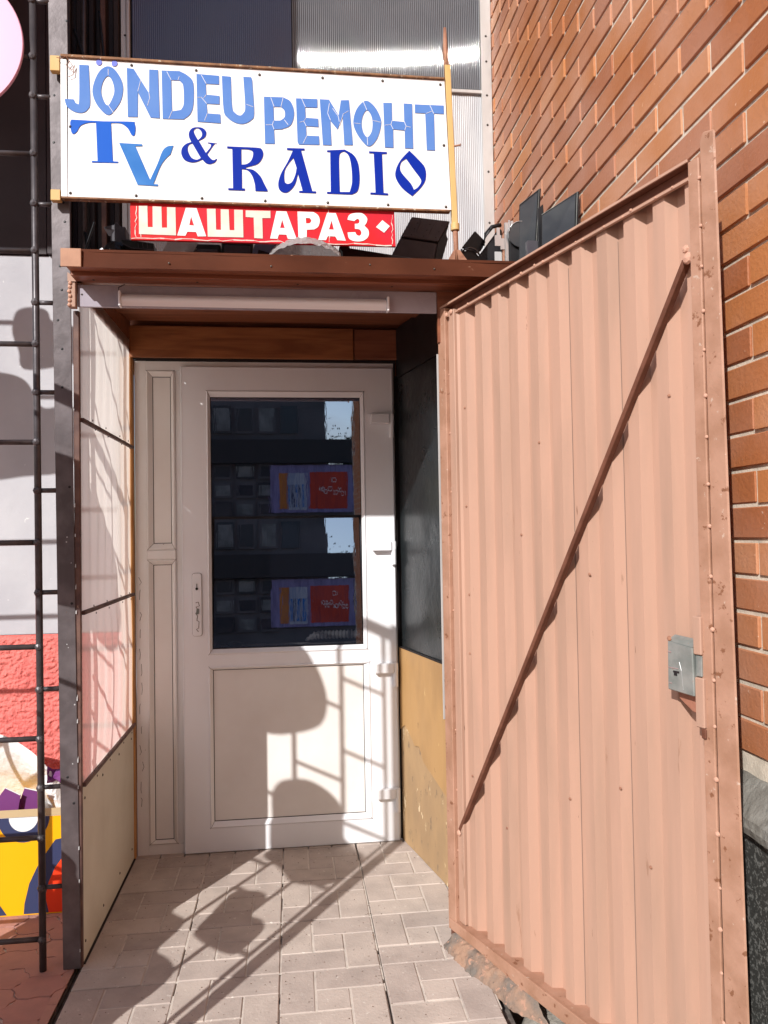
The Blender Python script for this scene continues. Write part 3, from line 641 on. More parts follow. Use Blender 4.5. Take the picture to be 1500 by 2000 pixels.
# front frame bar and the left side made of sheets on battens
su = MB(); su.extr([(-.664, -.83, 2.085), (-.664, -.002, 2.085), (-.664, -.002, 2.253), (-.664, -.83, 2.150)], (.004, 0, 0)); su.build('side_leak_board', M['soffit'], bo)  # board added to block sun leaking in between roof and side sheet
bx('side_closer', M['floorin'], bo, .457, .955, .025, .12, -.01, 2.262, bevel=0)
bx('frame_bar', M['frame_brown'], bo, -.668, -.650, -.822, -.806, 0, 2.022, bevel=.002)
def sidesheet(z0, z1, name, mtl, amp, k):
    def f(u, v):
        y = -.806+.772*u; z = z0+(z1-z0)*v
        return (-.657+amp*math.sin(u*math.pi)*math.sin(v*math.pi)+.0022*math.sin(y*62+k)*math.sin(v*math.pi)**.4+.0025*mnoise.noise(Vector((k, y*7, z*3))), y, z)
    o = MB().sheet(f, 60, 14).build(name, mtl, bo, smooth=True); return o
sidesheet(1.683, 2.13, 'side_sheet', M['sheet'], .004, 1); sidesheet(1.079, 1.6825, 'side_sheet', M['sheet'], .006, 2); sidesheet(.546, 1.0785, 'side_sheet', M['sheet'], .010, 3)
bx('lower_panel', mat('pale cream side panel', (.70, .665, .56), .45, col2=(.62, .58, .48), scale=4), bo, -.662, -.652, -.806, -.034, .004, .545, bevel=.002)
for z in (1.683, 1.079, .548):
    bx('batten', M['frame_brown'], bo, -.653, -.641, -.804, -.034, z-.0075, z+.0055, bevel=.002)
bx('batten', M['gasket'], bo, -.653, -.646, -.804, -.034, .000, .0035, bevel=0)
nb = MB()
for z in (1.683, 1.079, .548):
    for y in (-.7, -.52, -.30, -.15): nb.dome((-.641, y, z+.012), .004, ax=(1, 0, 0)); nb.dome((-.641, y+.03, z-.014), .004, ax=(1, 0, 0))
for z in (.06, .50):
    for y in (-.78, -.55, -.3, -.08): nb.dome((-.652, y, z), .005, ax=(1, 0, 0))
nb.build('nail_heads', M['screwm'], bo)
# lamp under the fascia
lp = thing('tube_lamp', 'unlit white strip lamp fixed under the grey booth fascia', 'lamp', (-.1, -.86, 2.03))
lc = MB(); lc.sheet(lambda u, v: (-.512+.826*u, -.858-.016*math.sin(v*math.pi), 2.029+.036*v), 2, 10); lc.build('lamp_cover', M['lampw'], lp, smooth=True)
bx('lamp_base', M['fascia'], lp, -.512, .314, -.858, -.848, 2.027, 2.068, bevel=.001)
bx('lamp_end', M['lampw'], lp, -.520, -.5125, -.878, -.848, 2.024, 2.072, bevel=.002); bx('lamp_end', M['lampw'], lp, .3145, .322, -.878, -.848, 2.024, 2.070, bevel=.002)
MB().tube([(-.52, -.862, 2.072), (-.518, -.878, 2.08), (-.50, -.872, 2.092)], .0015, 5).build('wire', M['black'], lp)
# right side wall, splayed outwards: weathered plywood below, dark film above
A12 = R(12); RW = Matrix.Translation((.458, -.006, 0)) @ Matrix.Rotation(-math.pi/2+A12, 4, 'Z')
def rwb(*a): return MB().box(*a, mx=RW)
def plyf(u, v): return RW @ Vector((.88*u, .0025*mnoise.noise(Vector((u*4, v*3, 1)))-.0, .002+(.818-.0*u)*v))
lump(lambda u, v: plyf(u, v), 30, 26, .0012, 20, 4).build('plywood_panel', M['ply'], bo, smooth=True)
rwb(0, .88, .003, .015, 0, .82).build('plywood_core', M['ply'], bo)
jz = [(0.001, .47), (.06, .50), (.12, .47), (.17, .44), (.22, .45), (.26, .40), (.33, .38), (.40, .36), (.50, .33), (.65, .30), (.87, .28)]
vp = [RW @ Vector((a, -.0045, b)) for a, b in jz] + [RW @ Vector((.87, -.0045, .818)), RW @ Vector((.001, -.0045, .818))]
MB().extr(vp, (RW.to_3x3() @ Vector((0, .002, 0)))).build('veneer_face', M['amber_ply'], bo)
rwb(.02, .88, .012, .016, .822, 1.985).build('film_backing', M['floorin'], bo)
lump(lambda u, v: RW @ Vector((.02+.86*u, .004+.003*mnoise.noise(Vector((u*5, v*6, 0))), .824+1.155*v)), 30, 40, .001, 9, 2).build('dark_film', M['darkpane'], bo, smooth=True)
rwb(.0, .88, -.004, .0, .819, .826).build('film_bead', M['gasket'], bo)
rwb(.0, .88, .0045, .02, 1.985, 2.20).build('dark_void_board', M['black'], bo)  # black board stands for the unlit void above the film
bx('hinge_post', M['gate_dark'], bo, .500, .535, -.828, -.80, 0, 1.928, bevel=.002)
bx('edge_strip', M['alu'], bo, .4845, .4915, -.815, -.812, .70, 1.90, bevel=.001)

# ------------------------------------------------------------------ door
dr = thing('entrance_door', 'white plastic door with mirrored glass above a cream panel and a narrow side panel', 'door', (-.1, 0, 0))
def ring(o, i, yo, yi):
    m = MB(); a = [(o[0], yo, o[2]), (o[1], yo, o[2]), (o[1], yo, o[3]), (o[0], yo, o[3])]; b = [(i[0], yi, i[2]), (i[1], yi, i[2]), (i[1], yi, i[3]), (i[0], yi, i[3])]
    for k in range(4): m.add([a[k], a[(k+1) % 4], b[(k+1) % 4], b[k]], [(0, 1, 2, 3)])
    return m
def bead(o, i, yf, name, mtl, parent, lipw=.006):
    w_ = lipw; mid = (o[0]+w_, o[1]-w_, o[2]+w_, o[3]-w_)
    m = ring(o, mid, yf+.0005, yf-.004); m2 = ring(mid, i, yf-.004, yf+.012); m.add(m2.v, m2.f)
    g_ = (i[0]-.0, i[1]+.0, i[2], i[3]); 
    ob_ = m.build(name, mtl, parent)
    gk = (i[0]+.0028, i[1]-.0028, i[2]+.0028, i[3]-.0028)
    gq = ring(i, gk, yf+.0128, yf+.0135); g2 = ring(i, i, yf+.0126, yf+.075); gq.add(g2.v, g2.f); gq.build('gasket', M['gasket'], ob_)
    mt = MB()                                    # mitre joints, dirt-lined
    for (cx_, cz_, dx_, dz_) in ((o[0], o[2], 1, 1), (o[1], o[2], -1, 1), (o[0], o[3], 1, -1), (o[1], o[3], -1, -1)):
        tx, tz = (i[0] if dx_ > 0 else i[1]), (i[2] if dz_ > 0 else i[3])
        mt.tube([(cx_, yf-.0005, cz_), (cx_+dx_*w_, yf-.0045, cz_+dz_*w_), (tx, yf+.0115, tz)], .0008, 4)
    mt.build('mitre_line', M['mitre'], ob_)
    return ob_
M['mitre'] = mat('grimy joint and shadow line', (.16, .12, .10), .9)
fr = MB()
fr.box(-.645, -.598, 0, .07, .0, 2.05); fr.box(-.5975, .4365, .0005, .07, 2.012, 2.0495); fr.box(-.5975, -.452, .0005, .07, .0, .040)
fr.box(.437, .455, .0, .07, .0, 2.05); fr.box(-.5975, -.44, .008, .07, 1.2, 1.27); fr.box(-.480, -.352, .004, .07, .0405, 2.0115)
fr.build('door_frame', M['pvc_old'], dr)
bead((-.5975, -.4795, 1.256, 2.0115), (-.573, -.498, 1.283, 1.986), -.002, 'panel_bead', M['pvc_old'], dr)
bead((-.5975, -.4795, .0405, 1.2165), (-.575, -.499, .056, 1.195), -.002, 'panel_bead', M['pvc_old'], dr)
bx('transom', M['pvc_old'], dr, -.599, -.480, -.008, .004, 1.217, 1.2555, bevel=.003)
bx('side_panel', M['cream'], dr, -.574, -.497, .0115, .02, 1.282, 1.987, bevel=0); bx('side_panel', M['cream'], dr, -.576, -.498, .0115, .02, .055, 1.196, bevel=0)
bx('threshold', M['pvc_old'], dr, -.45, .455, -.002, .07, -.012, .003, bevel=.001)
for i in range(2): MB().tube([(-.452+.010*i, -.003, .042), (-.452+.010*i, -.003, 2.012)], .0012, 4).build('seam', M['mitre'], dr)
st_ = MB().box(.4425, .449, -.010, -.001, .02, 2.03); st_.build('metal_strip', M['alu'], dr, .001)
bx('frame_gap', M['gasket'], dr, .4495, .4565, -.001, .02, 0, 2.05, bevel=0)
lfm = MB()
LY = -.022
for a in ((-.452, -.3495, .004, 2.023), (.3295, .441, .004, 2.023), (-.3495, .3295, 1.9245, 2.023), (-.3495, .3295, .7685, .8155), (-.3495, .3295, .004, .1005)):
    lfm.add([(a[0], LY, a[2]), (a[1], LY, a[2]), (a[1], LY, a[3]), (a[0], LY, a[3])], [(0, 1, 2, 3)])
ol = [(-.452, .004), (.441, .004), (.441, 2.023), (-.452, 2.023)]
for k in range(4):
    a, b = ol[k], ol[(k+1) % 4]; lfm.add([(a[0], LY, a[1]), (b[0], LY, b[1]), (b[0], .003, b[1]), (a[0], .003, a[1])], [(0, 1, 2, 3)])
leaf = lfm.build('door_leaf', M['pvc'], dr)
leaf_edge = ring((-.4535, .4425, .0025, 2.0245), (-.449, .438, .007, 2.020), LY+.003, LY-.0015).build('leaf_edge', M['pvc'], leaf)
bead((-.3495, .3195, .8155, 1.9245), (-.3335, .3005, .8375, 1.8975), LY, 'glazing_bead', M['pvc'], leaf)
bx('bead_filler', M['pvc'], leaf, .3195, .3295, LY-.0003, LY+.002, .8157, 1.9243, bevel=0)
bead((-.3495, .3275, .1005, .7685), (-.3325, .2995, .1255, .752), LY, 'panel_bead', M['pvc'], leaf)
bx('bead_filler', M['pvc'], leaf, .3275, .3295, LY-.0003, LY+.002, .1007, .7683, bevel=0)
lpn = bx('lower_panel', M['cream'], leaf, -.335, .302, LY+.0145, LY+.02, .1235, .754, bevel=0)
# two panes of mirror film; the lower one leans back a little, so both show the same part of the yard
gu = MB().add([(-.336, LY+.0150, 1.392), (.303, LY+.0150, 1.392), (.303, LY+.0145, 1.900), (-.336, LY+.0145, 1.900)], [(0, 1, 2, 3)]).build('glass_pane', M['mirror'], leaf)
th = math.tan(R(5.15))
gl_ = MB().add([(-.336, LY+.016, .835), (.303, LY+.016, .835), (.303, LY+.016+.557*th, 1.392), (-.336, LY+.016+.557*th, 1.392)], [(0, 1, 2, 3)]).build('glass_pane', M['mirror'], leaf)
MB().add([(-.336, LY+.0152, 1.3915), (.303, LY+.0152, 1.3915), (.303, LY+.016+.557*th, 1.392), (-.336, LY+.016+.557*th, 1.392)], [(0, 1, 2, 3)]).build('pane_step', M['gasket'], leaf)
for hz in (1.800, 1.255, .735, .206):
    h_ = bx('hinge', M['pvc'], leaf, .343, .424, LY-.028, LY-.0005, hz-.018, hz+.022, bevel=.004, seg=2)
    MB().tube([(.434, LY-.012, hz-.078), (.434, LY-.012, hz+.022)], .0105, 12).build('hinge_pin', M['pvc'], h_, smooth=False)
    bx('hinge_knuckle', M['pvc'], h_, .4245, .4445, LY-.021, LY+.0, hz-.016, hz+.0225, bevel=.004)
def rrect(x0, x1, z0, z1, r, n=5):
    P = []
    for cx_, cz_, a0 in ((x1-r, z1-r, 0), (x0+r, z1-r, 90), (x0+r, z0+r, 180), (x1-r, z0+r, 270)):
        P += [(cx_+r*math.cos(R(a0+90*k/n)), cz_+r*math.sin(R(a0+90*k/n))) for k in range(n+1)]
    return P
hp = MB().prism(rrect(-.412, -.374, .897, 1.157, .010), LY-.009, LY-.0002).build('handle_plate', M['pvc'], leaf, .002)
MB().prism(rrect(-.4135, -.3725, .8955, 1.1585, .011), LY-.0012, LY-.0001).build('plate_shadow', M['mitre'], leaf)  # dark outline painted in as the plate's shadow
MB().prism([(-.393+.0055*math.cos(R(t)), 1.093+.0055*math.sin(R(t))) for t in range(0, 360, 30)], LY-.0125, LY-.0092).build('keyhole', M['black'], hp)
bx('key_slot', M['zinc'], hp, -.3955, -.3905, LY-.0115, LY-.0092, 1.098, 1.114, bevel=0)
sc_l = [(-.398, 1.035), (-.388, 1.038), (-.383, 1.022), (-.397, 1.018), (-.387, 1.000), (-.399, .992), (-.391, .980), (-.394, .962), (-.385, .957), (-.387, .930), (-.396, .925), (-.388, .915)]
MB().tube([(x, LY-.0095, z) for x, z in sc_l], .0014, 4).build('broken_handle_mark', M['mitre'], hp)
MB().prism([(-.397, .985), (-.385, .99), (-.384, 1.01), (-.394, 1.012)], LY-.014, LY-.0092).build('broken_spindle', M['zinc'], hp)
# grime marks on the old frame
gm = MB(); z = .2
while z < 1.15:
    x = -.628+rnd.uniform(-.006, .006); gm.tube([(x, -.0006, z), (x+rnd.uniform(-.006, .008), -.0006, z+rnd.uniform(.01, .03)), (x+rnd.uniform(-.004, .004), -.0006, z+rnd.uniform(.03, .05))], .0009, 4); z += rnd.uniform(.05, .09)
gm.build('scuff_marks', M['mitre'], dr)
# dark room behind the door, ribbed hose lying on the inner ledge
rm = bx('room_box', M['floorin'], dr, -.64, .45, 1.2, 1.22, -.01, 2.05, bevel=0)
rr_ = MB(); rr_.add([(-.64, .071, 0), (-.64, 1.2, 0), (-.64, 1.2, 2.05), (-.64, .071, 2.05), (.455, .071, 0), (.455, 1.2, 0), (.455, 1.2, 2.05), (.455, .071, 2.05)], [(0, 1, 2, 3), (4, 5, 6, 7), (0, 1, 5, 4), (3, 2, 6, 7)]); rr_.build('room_walls', M['floorin'], dr)
bx('inner_ledge', M['cream'], dr, -.33, .30, .045, .13, .80, .835, bevel=.002)
hs_ = thing('ribbed_hose', 'grey ribbed hose lying behind the bottom of the door glass', 'hose', (.18, .1, .84))
pts = []; rad = []
for i in range(61):
    t = i/60; pts.append((.055+.24*t, .075, .850+.022*math.sin(min(1, t*4)*math.pi/2))); rad.append((.014 if i % 4 < 2 else .019)*(min(1, .3+t*4)))
MB().tube(pts, rad, 12).build('hose_body', M['hose'], hs_)
bh = thing('black_holder', 'small black object on the ledge behind the lower left door glass', 'object', (-.25, .09, .84))
lump(lambda u, v: (-.25+.035*math.cos(u*6.283)*math.sin(v*3.1416), .085+.02*math.sin(u*6.283)*math.sin(v*3.1416), .842+.012*math.cos(v*3.1416)), 16, 8, .003, 50).build('holder_body', M['black'], bh, smooth=True)

# ------------------------------------------------------------------ sheet metal gate, swung open
GA = R(19); gt = thing('metal_gate', 'peach painted corrugated metal gate swung open on the right', 'gate', (.492, -.85, 0), GA-math.pi/2)
def gb(name, mtl, s0, s1, d0, d1, z0, z1, bevel=.002, **k): return MB().box(s0, s1, d0, d1, z0, z1).build(name, mtl, gt, bevel, local=True, **k)
tz = lambda s: 2.040+.029*s; bz = lambda s: .056+.045*s
cm = MB(); P_ = .0915; prof = []; s = .0660
prof.append((.0655, .022))
k = 0
while True:
    b0 = .0725+P_*k
    if b0 > 1.02: break
    for ds, dd in ((0, .029), (.034, .029), (.049, .053), (.0765, .053)):
        if b0+ds < 1.021: prof.append((b0+ds, dd))
    k += 1
prof.append((1.0215, prof[-1][1]))
nz_ = 14
vs = []
for j in range(nz_+1):
    for (s, d) in prof:
        z0, z1 = bz(s)+.004, tz(s)-.004; z = z0+(z1-z0)*j/nz_
        vs.append((s, d+.0014*mnoise.noise(Vector((s*5, z*2.2, 0))), z))
n_ = len(prof)
cm.add(vs, [(j*n_+i, j*n_+i+1, (j+1)*n_+i+1, (j+1)*n_+i) for j in range(nz_) for i in range(n_-1)])
cm.build('corrugated_sheet', M['gate'], gt, local=True)
def slant(name, mtl, s0, s1, d0, d1, f0, f1, bevel=.0015, mbd=None):
    m = mbd or MB(); m.extr([(s0, d0, f0(s0)), (s1, d0, f0(s1)), (s1, d0, f1(s1)), (s0, d0, f1(s0))], (0, d1-d0, 0))
    return m.build(name, mtl, gt, bevel, local=True)
slant('top_rail', M['gate_dark'], -.018, 1.0215, .0035, .060, tz, lambda s: tz(s)+.005, .0005)  # rusty paint, darkened to carry the shade of the underside
slant('top_rail_front', M['gate'], -.018, 1.0215, -.001, .003, lambda s: tz(s)-.0005, lambda s: tz(s)+.006, .0005)
slant('top_rail_web', M['gate_dark'], .030, 1.0205, .022, .026, lambda s: tz(s)-.021, lambda s: tz(s)-.0005, .0005)  # shaded part of the web, its shade put into the dark colour
slant('top_rail_lip', M['gate'], .030, 1.0205, .018, .027, lambda s: tz(s)-.029, lambda s: tz(s)-.0215, .001)
slant('bottom_rail', M['gate_rough'], -.010, 1.0215, -.004, .003, lambda s: bz(s)-.012, lambda s: bz(s)+.020, .001)
slant('bottom_rail_flange', M['gate_rough'], -.002, 1.0215, .0035, .060, lambda s: bz(s)+.012, lambda s: bz(s)+.017, .001)
slant('bottom_drip_bar', M['gate_rough'], .02, 1.0215, .004, .018, lambda s: bz(s)-.030, lambda s: bz(s)-.013, .002)
gb('hinge_stile', M['gate_rough'], -.018, .028, 0, .028, .05, 2.0385); gb('hinge_stile_strip', M['gate'], .0285, .0645, .012, .030, .078, 2.026)
MB().extr([(1.022, 0, .09), (1.050, 0, .09), (1.050, 0, 2.068), (1.022, 0, 2.068)], (0, .008, 0)).build('lock_stile', M['gate_rough'], gt, .002, local=True)
MB().extr([(1.0515, .003, .02), (1.112, .003, .02), (1.088, .003, 2.108), (1.060, .003, 2.116), (1.0505, .003, 2.10)], (0, .006, 0)).build('outer_stile', M['gate_rough'], gt, .003, local=True)
wd = MB(); z = .14
while z < 2.07: wd.dome((1.0508+rnd.uniform(-.001, .001), .0015, z), rnd.uniform(.0035, .006), h=.8); z += rnd.uniform(.075, .11)
for s in [.03+i*.055+rnd.uniform(-.015, .015) for i in range(18)]: wd.dome((s, .018, tz(s)-.025+rnd.uniform(-.003, .003)), rnd.uniform(.0025, .0045), h=.8)
wd.dome((.052, .010, 2.018), .009); wd.dome((.040, .000, 2.010), .008); wd.dome((.044, .008, .360), .010); wd.dome((1.012, .006, 1.872), .013); wd.dome((1.006, .006, 1.893), .009); gb_x = 0
z = .3
while z < 1.95: wd.dome((.030, .0115, z), .003, h=.6); z += .19
wd.build('weld_beads', M['weld'], gt, local=True)
sd = Vector((.997-.040, 0, 1.874-.366)); sl_ = sd.length; sd.normalize(); sn = Vector((-sd.z, 0, sd.x)); p0 = Vector((.040, .010, .366))
br = MB(); W_ = .0062
br.add([p0+sn*a+Vector((0, d, 0))+sd*t for t in (0, sl_) for a, d in ((-W_, 0), (W_, 0), (W_, .018), (-W_, .018))], [(0, 1, 2, 3), (7, 6, 5, 4), (0, 4, 5, 1), (1, 5, 6, 2), (2, 6, 7, 3), (3, 7, 4, 0)])
br.build('diagonal_brace', M['gate_dark'], gt, .0015, local=True)
br2 = MB(); br2.add([p0+sn*a+Vector((0, d, 0))+sd*t for t in (0, sl_) for a, d in ((W_+.0005, .004), (W_+.0045, .004), (W_+.0045, .018), (W_+.0005, .018))], [(0, 1, 2, 3), (7, 6, 5, 4), (0, 4, 5, 1), (1, 5, 6, 2), (2, 6, 7, 3), (3, 7, 4, 0)])
br2.build('brace_lit_edge', M['gate'], gt, .001, local=True)  # sunlit upper edge of the brace, put in as a paler strip
lk = MB().extr([(.941, -.010, .970), (1.011, -.010, .966), (1.009, -.010, 1.066), (.943, -.010, 1.074)], (0, .018, 0)).build('lock_plate', M['zinc'], gt, .002, local=True)
MB().extr([(.943, -.010, 1.074), (1.009, -.010, 1.066), (1.006, .012, 1.080), (.944, .012, 1.084)], (0, .002, 0)).build('lock_top', M['zinc'], lk, local=True)
kb = MB(); kb.box(.958, .974, -.0112, -.0103, 1.008, 1.012); kb.box(.960, .968, -.0112, -.0103, 1.002, 1.0078); kb.build('lock_keyhole', M['black'], lk, local=True)
fl = MB(); fl.box(.946, .972, -.0112, -.0103, 1.0165, 1.0185); fl.box(.946, .954, -.0112, -.0103, 1.049, 1.052); fl.box(.946, .955, -.0112, -.0103, .984, .986); fl.tube([(.975, -.0108, 1.032), (.980, -.0108, 1.015), (.984, -.0108, .975)], .0008, 4); fl.build('scratches', M['silver'], lk, local=True)
MB().dome((.949, -.010, 1.078), .006).build('lock_screw', M['rustpipe'], lk, local=True)
MB().extr([(.950, .012, .968), (1.010, .012, .964), (1.008, .012, .925), (.985, .012, .928), (.950, .012, .950)], (0, .03, 0)).build('torn_backing', M['lock_wood'], gt, .002, local=True)
gb('bolt', M['zinc'], 1.012, 1.0265, -.004, .020, 1.008, 1.050, bevel=.001)
gb('keeper_plate', M['gate'], 1.008, 1.0285, -.007, .014, 1.052, 1.130); gb('keeper_plate', M['gate'], 1.010, 1.0325, -.007, .014, .905, 1.006)
gb('latch_strip', M['gate_dark'], 1.022, 1.034, -.006, -.001, .884, .9045)
sg = MB()
for s, z in ((.095, 1.703), (.093, 1.391), (.100, 1.114), (.097, .93), (.098, .55), (.38, 1.30), (.47, 1.55), (.66, 1.20), (.75, .70), (.93, 1.60), (.565, .62), (.28, .45), (.84, .55)): sg.dome((s, .028, z), .0042, h=.7)
sml = MB()
for k, ds in ((1, .0765), (3, .0765), (5, .049), (7, .049), (8, .0765), (9, .0765)):
    s_ = .0725+P_*k+ds; sml.tube([(s_, .0515, bz(s_)+.02), (s_+.001, .0515, 1.0), (s_, .0515, tz(s_)-.06)], .0007, 4)
sml.build('sheet_seam_lines', M['mitre'], gt, local=True)['kind'] = 'stuff'
sg.build('rivets', M['rustpipe'], gt, local=True)
# rusty mortar heap under the gate foot
mh = thing('mortar_heap', 'rust stained mortar heap under the foot of the open metal gate', 'mortar', (.55, -1.0, 0))
def heap(u, v):
    fx = [(.452, -.862), (.472, -.93), (.505, -1.03), (.553, -1.12), (.585, -1.22)]; bxp = [(.482, -.835), (.530, -.925), (.575, -1.05), (.62, -1.17), (.66, -1.29)]
    f = u*(len(fx)-1); i = min(int(f), len(fx)-2); t = f-i
    a = Vector((*fx[i], 0)).lerp(Vector((*fx[i+1], 0)), t); b = Vector((*bxp[i], 0)).lerp(Vector((*bxp[i+1], 0)), t)
    p = a.lerp(b, v); e = min(1, u*9)*min(1, (1-u)*8); p.z = -.004+.050*math.sin(min(1, v*1.1)*math.pi/2)*e
    return p
lump(heap, 110, 40, .0045, 60, 6).build('heap_body', M['mortar_dirt'], mh, smooth=True)

# ------------------------------------------------------------------ signs
YS = -.860
sg_ = thing('repair_sign', 'large white sign with blue repair shop lettering over the booth', 'sign', (-.08, YS, 2.36))
sb = MB().add([(-.672, YS+.001, 2.366), (.534, YS+.001, 2.366), (.519, YS+.001, 2.795), (-.668, YS+.001, 2.800), (-.672, YS+.016, 2.366), (.534, YS+.016, 2.366), (.519, YS+.016, 2.795), (-.668, YS+.016, 2.800)], ((0, 3, 2, 1), (4, 5, 6, 7), (0, 1, 5, 4), (1, 2, 6, 5), (2, 3, 7, 6), (3, 0, 4, 7)))
sb.build('sign_panel', M['board'], sg_)
top = MB().extr([(-.690, YS-.006, 2.8015), (.519, YS-.006, 2.7965), (.519, YS-.006, 2.803), (-.690, YS-.006, 2.810)], (0, .026, 0)); top.build('top_edge', M['rust'], sg_, .001)
MB().extr([(-.690, YS-.003, 2.3585), (.530, YS-.003, 2.3585), (.530, YS-.003, 2.3650), (-.690, YS-.003, 2.3650)], (0, .022, 0)).build('bottom_edge', M['rust'], sg_, .001)
bx('left_edge', M['alu'], sg_, -.692, -.6735, YS+.002, YS+.018, 2.366, 2.800, bevel=.001)
bx('hanger', M['yellow'], sg_, -.722, -.693, YS-.002, YS+.02, 2.758, 2.806); bx('hanger', M['yellow'], sg_, -.722, -.693, YS-.002, YS+.02, 2.352, 2.386)
for c, cs in parse(BIG):
    me = glyph_mesh(cs, YS-.0004); o = link(me, 'letter', M[{'sky': 'sky_l', 'ind': 'ind', 'blue': 'blue', 'azure': 'azure', 'navy': 'navy'}[c]], sg_)
ck = MB()
for ln in CR.strip().split('\n'):
    p = [tuple(float(v)/1000 for v in t.split(',')) for t in ln.split()]; ck.tube([(a, YS-.0012, b) for a, b in p], .0009, 4)
ck.build('vinyl_cracks', M['white_l'], sg_)
s_ = MB()
for x, z in ((-.478, 2.789), (-.28, 2.784), (-.082, 2.781), (.119, 2.782), (.314, 2.783), (.505, 2.781), (-.664, 2.377), (-.467, 2.376), (-.266, 2.375), (-.069, 2.374), (.13, 2.375), (.325, 2.375), (.516, 2.375), (-.663, 2.585), (.513, 2.579)): s_.dome((x, YS, z), .0048)
s_.build('screw_heads', M['screwm'], sg_)
MB().tube([(-.70, YS-.01, 2.795), (-.685, YS-.012, 2.79), (-.672, YS-.01, 2.80), (-.662, YS-.009, 2.785), (-.67, YS-.007, 2.772), (-.655, YS-.006, 2.76), (-.648, YS-.006, 2.775), (-.652, YS-.006, 2.745), (-.665, YS-.006, 2.738)], .0013, 5).build('wire', M['rustpipe'], sg_)
rs_ = thing('barber_sign', 'small red sign with pale Cyrillic lettering hung below the large white sign', 'sign', (-.07, -.85, 2.24))
MB().prism([(-.488, 2.372), (.346, 2.372), (.350, 2.243), (-.486, 2.241)], -.8485, -.838).build('sign_panel', M['red'], rs_, .001)
for c, cs in parse(RED):
    link(glyph_mesh(cs, -.8495), 'letter', M['white_l' if c == 'white' else 'cream_l'], rs_)
te = MB()
def tear(pts, w_):
    for a, b in zip(pts[:-1], pts[1:]):
        wj = w_*rnd.uniform(.4, 1.3); te.add([(a[0], -.8494, a[1]-wj), (b[0], -.8494, b[1]-wj*.8), (b[0], -.8494, b[1]+wj*.5), (a[0], -.8494, a[1]+wj*.6)], [(0, 1, 2, 3)])
x = -.484; P = []
while x < .345: P.append((x, 2.2455+rnd.uniform(-.001, .005))); x += rnd.uniform(.012, .035)
tear(P, .0022)
for (xx, z0, z1) in ((-.470, 2.25, 2.34), (-.03+.0, 2.252, 2.34), (.133, 2.25, 2.345), (.338, 2.25, 2.345), (-.455, 2.25, 2.275)):
    z = z0; q = [xx, z]
    while z < z1:
        nzz = z+rnd.uniform(.006, .014); nx = xx+rnd.uniform(-.003, .003); w_ = rnd.uniform(.0004, .0016)
        te.add([(q[0]-w_, -.8500, q[1]), (q[0]+w_, -.8500, q[1]), (nx+w_, -.8500, nzz), (nx-w_, -.8500, nzz)], [(0, 1, 2, 3)]); q = [nx, nzz]; z = nzz
te.build('torn_film', M['film_edge'], rs_)
for x in (-.3, .1): bx('hanger_strap', M['rust'], rs_, x-.01, x+.01, -.8375, -.834, 2.25, 2.42, bevel=0)

po = thing('sign_pole', 'ochre and rusty pole on a splayed foot holding the right end of the white sign', 'pole', (.54, -.85, 2.17))
MB().extr([(.5375, YS, 2.302), (.5565, YS, 2.302), (.5405, YS, 2.850), (.5215, YS, 2.850)], (0, .02, 0)).build('ochre_tube', M['yellow'], po, .002)
MB().tube([(.531, YS+.01, 2.80), (.526, YS+.01, 2.90), (.5255, YS+.01, 2.978)], [.009, .0085, .005], 10).build('rusty_top', M['rustpipe'], po, smooth=True)
MB().tube([(.5475, YS+.01, 2.31), (.549, YS+.01, 2.26), (.549, YS+.01, 2.185)], .0085, 10).build('rusty_pipe', M['rustpipe'], po, smooth=True)
MB().tube([(.5475, YS+.01, 2.325), (.5475, YS+.01, 2.300)], .0145, 12).build('socket', M['yellow'], po, .002)
MB().extr([(.541, YS, 2.236), (.547, YS, 2.236), (.541, YS, 2.178), (.507, YS, 2.178)], (.0, .012, 0)).build('foot', M['rustpipe'], po, .001)
MB().extr([(.551, YS, 2.234), (.560, YS, 2.234), (.601, YS, 2.178), (.558, YS, 2.178)], (0, .012, 0)).build('foot', M['rustpipe'], po, .001)
MB().tube([(.54, YS+.005, 2.578), (.566, YS-.004, 2.580)], .003, 6).build('nail', M['rustpipe'], po)
MB().dome((.566, YS-.004, 2.58), .006, ax=(1, 0, 0)).build('nail_head', M['rustpipe'], po)

# ------------------------------------------------------------------ things left lying on the booth roof
RZ = lambda y: 2.160+(y+.978)*.0365
t = thing('printer_casing', 'charcoal plastic equipment casing standing tilted by the pole on the booth roof', 'casing', (.47, -.5, RZ(-.5)))
MB().prism([(.41, 2.390), (.548, 2.374), (.511, 2.186), (.300, 2.186), (.366, 2.304)], -.55, -.44).build('casing_body', M['blackm'], t, .004)
MB().extr([(.548, -.548, 2.375), (.595, -.548, 2.455), (.581, -.548, 2.409), (.588, -.548, 2.392), (.560, -.548, 2.300), (.545, -.548, 2.186), (.512, -.548, 2.186)], (0, .09, 0)).build('casing_side', M['black'], t, .002)
cb = MB().prism([(.453, 2.467), (.595, 2.455), (.549, 2.376), (.411, 2.392)], -.556, -.47).build('casing_cover', M['blackm'], t, .003)
dd = MB()
for i in range(3):
    for j in range(3): dd.dome((.45+.045*i+.012*j, -.5565, 2.400+.022*j-.004*i), .0022, h=.3)
dd.build('screw_holes', M['black'], cb)
gr = MB(); gr.tube([(.466, -.557, 2.41), (.487, -.557, 2.452)], .0014, 5); gr.tube([(.515, -.557, 2.406), (.538, -.557, 2.449)], .0014, 5); gr.build('raised_ribs', M['blackm'], cb)
t = thing('black_rail', 'long black plastic rail lying across the booth roof below the red sign', 'plastic part', (.3, -.75, RZ(-.75)))
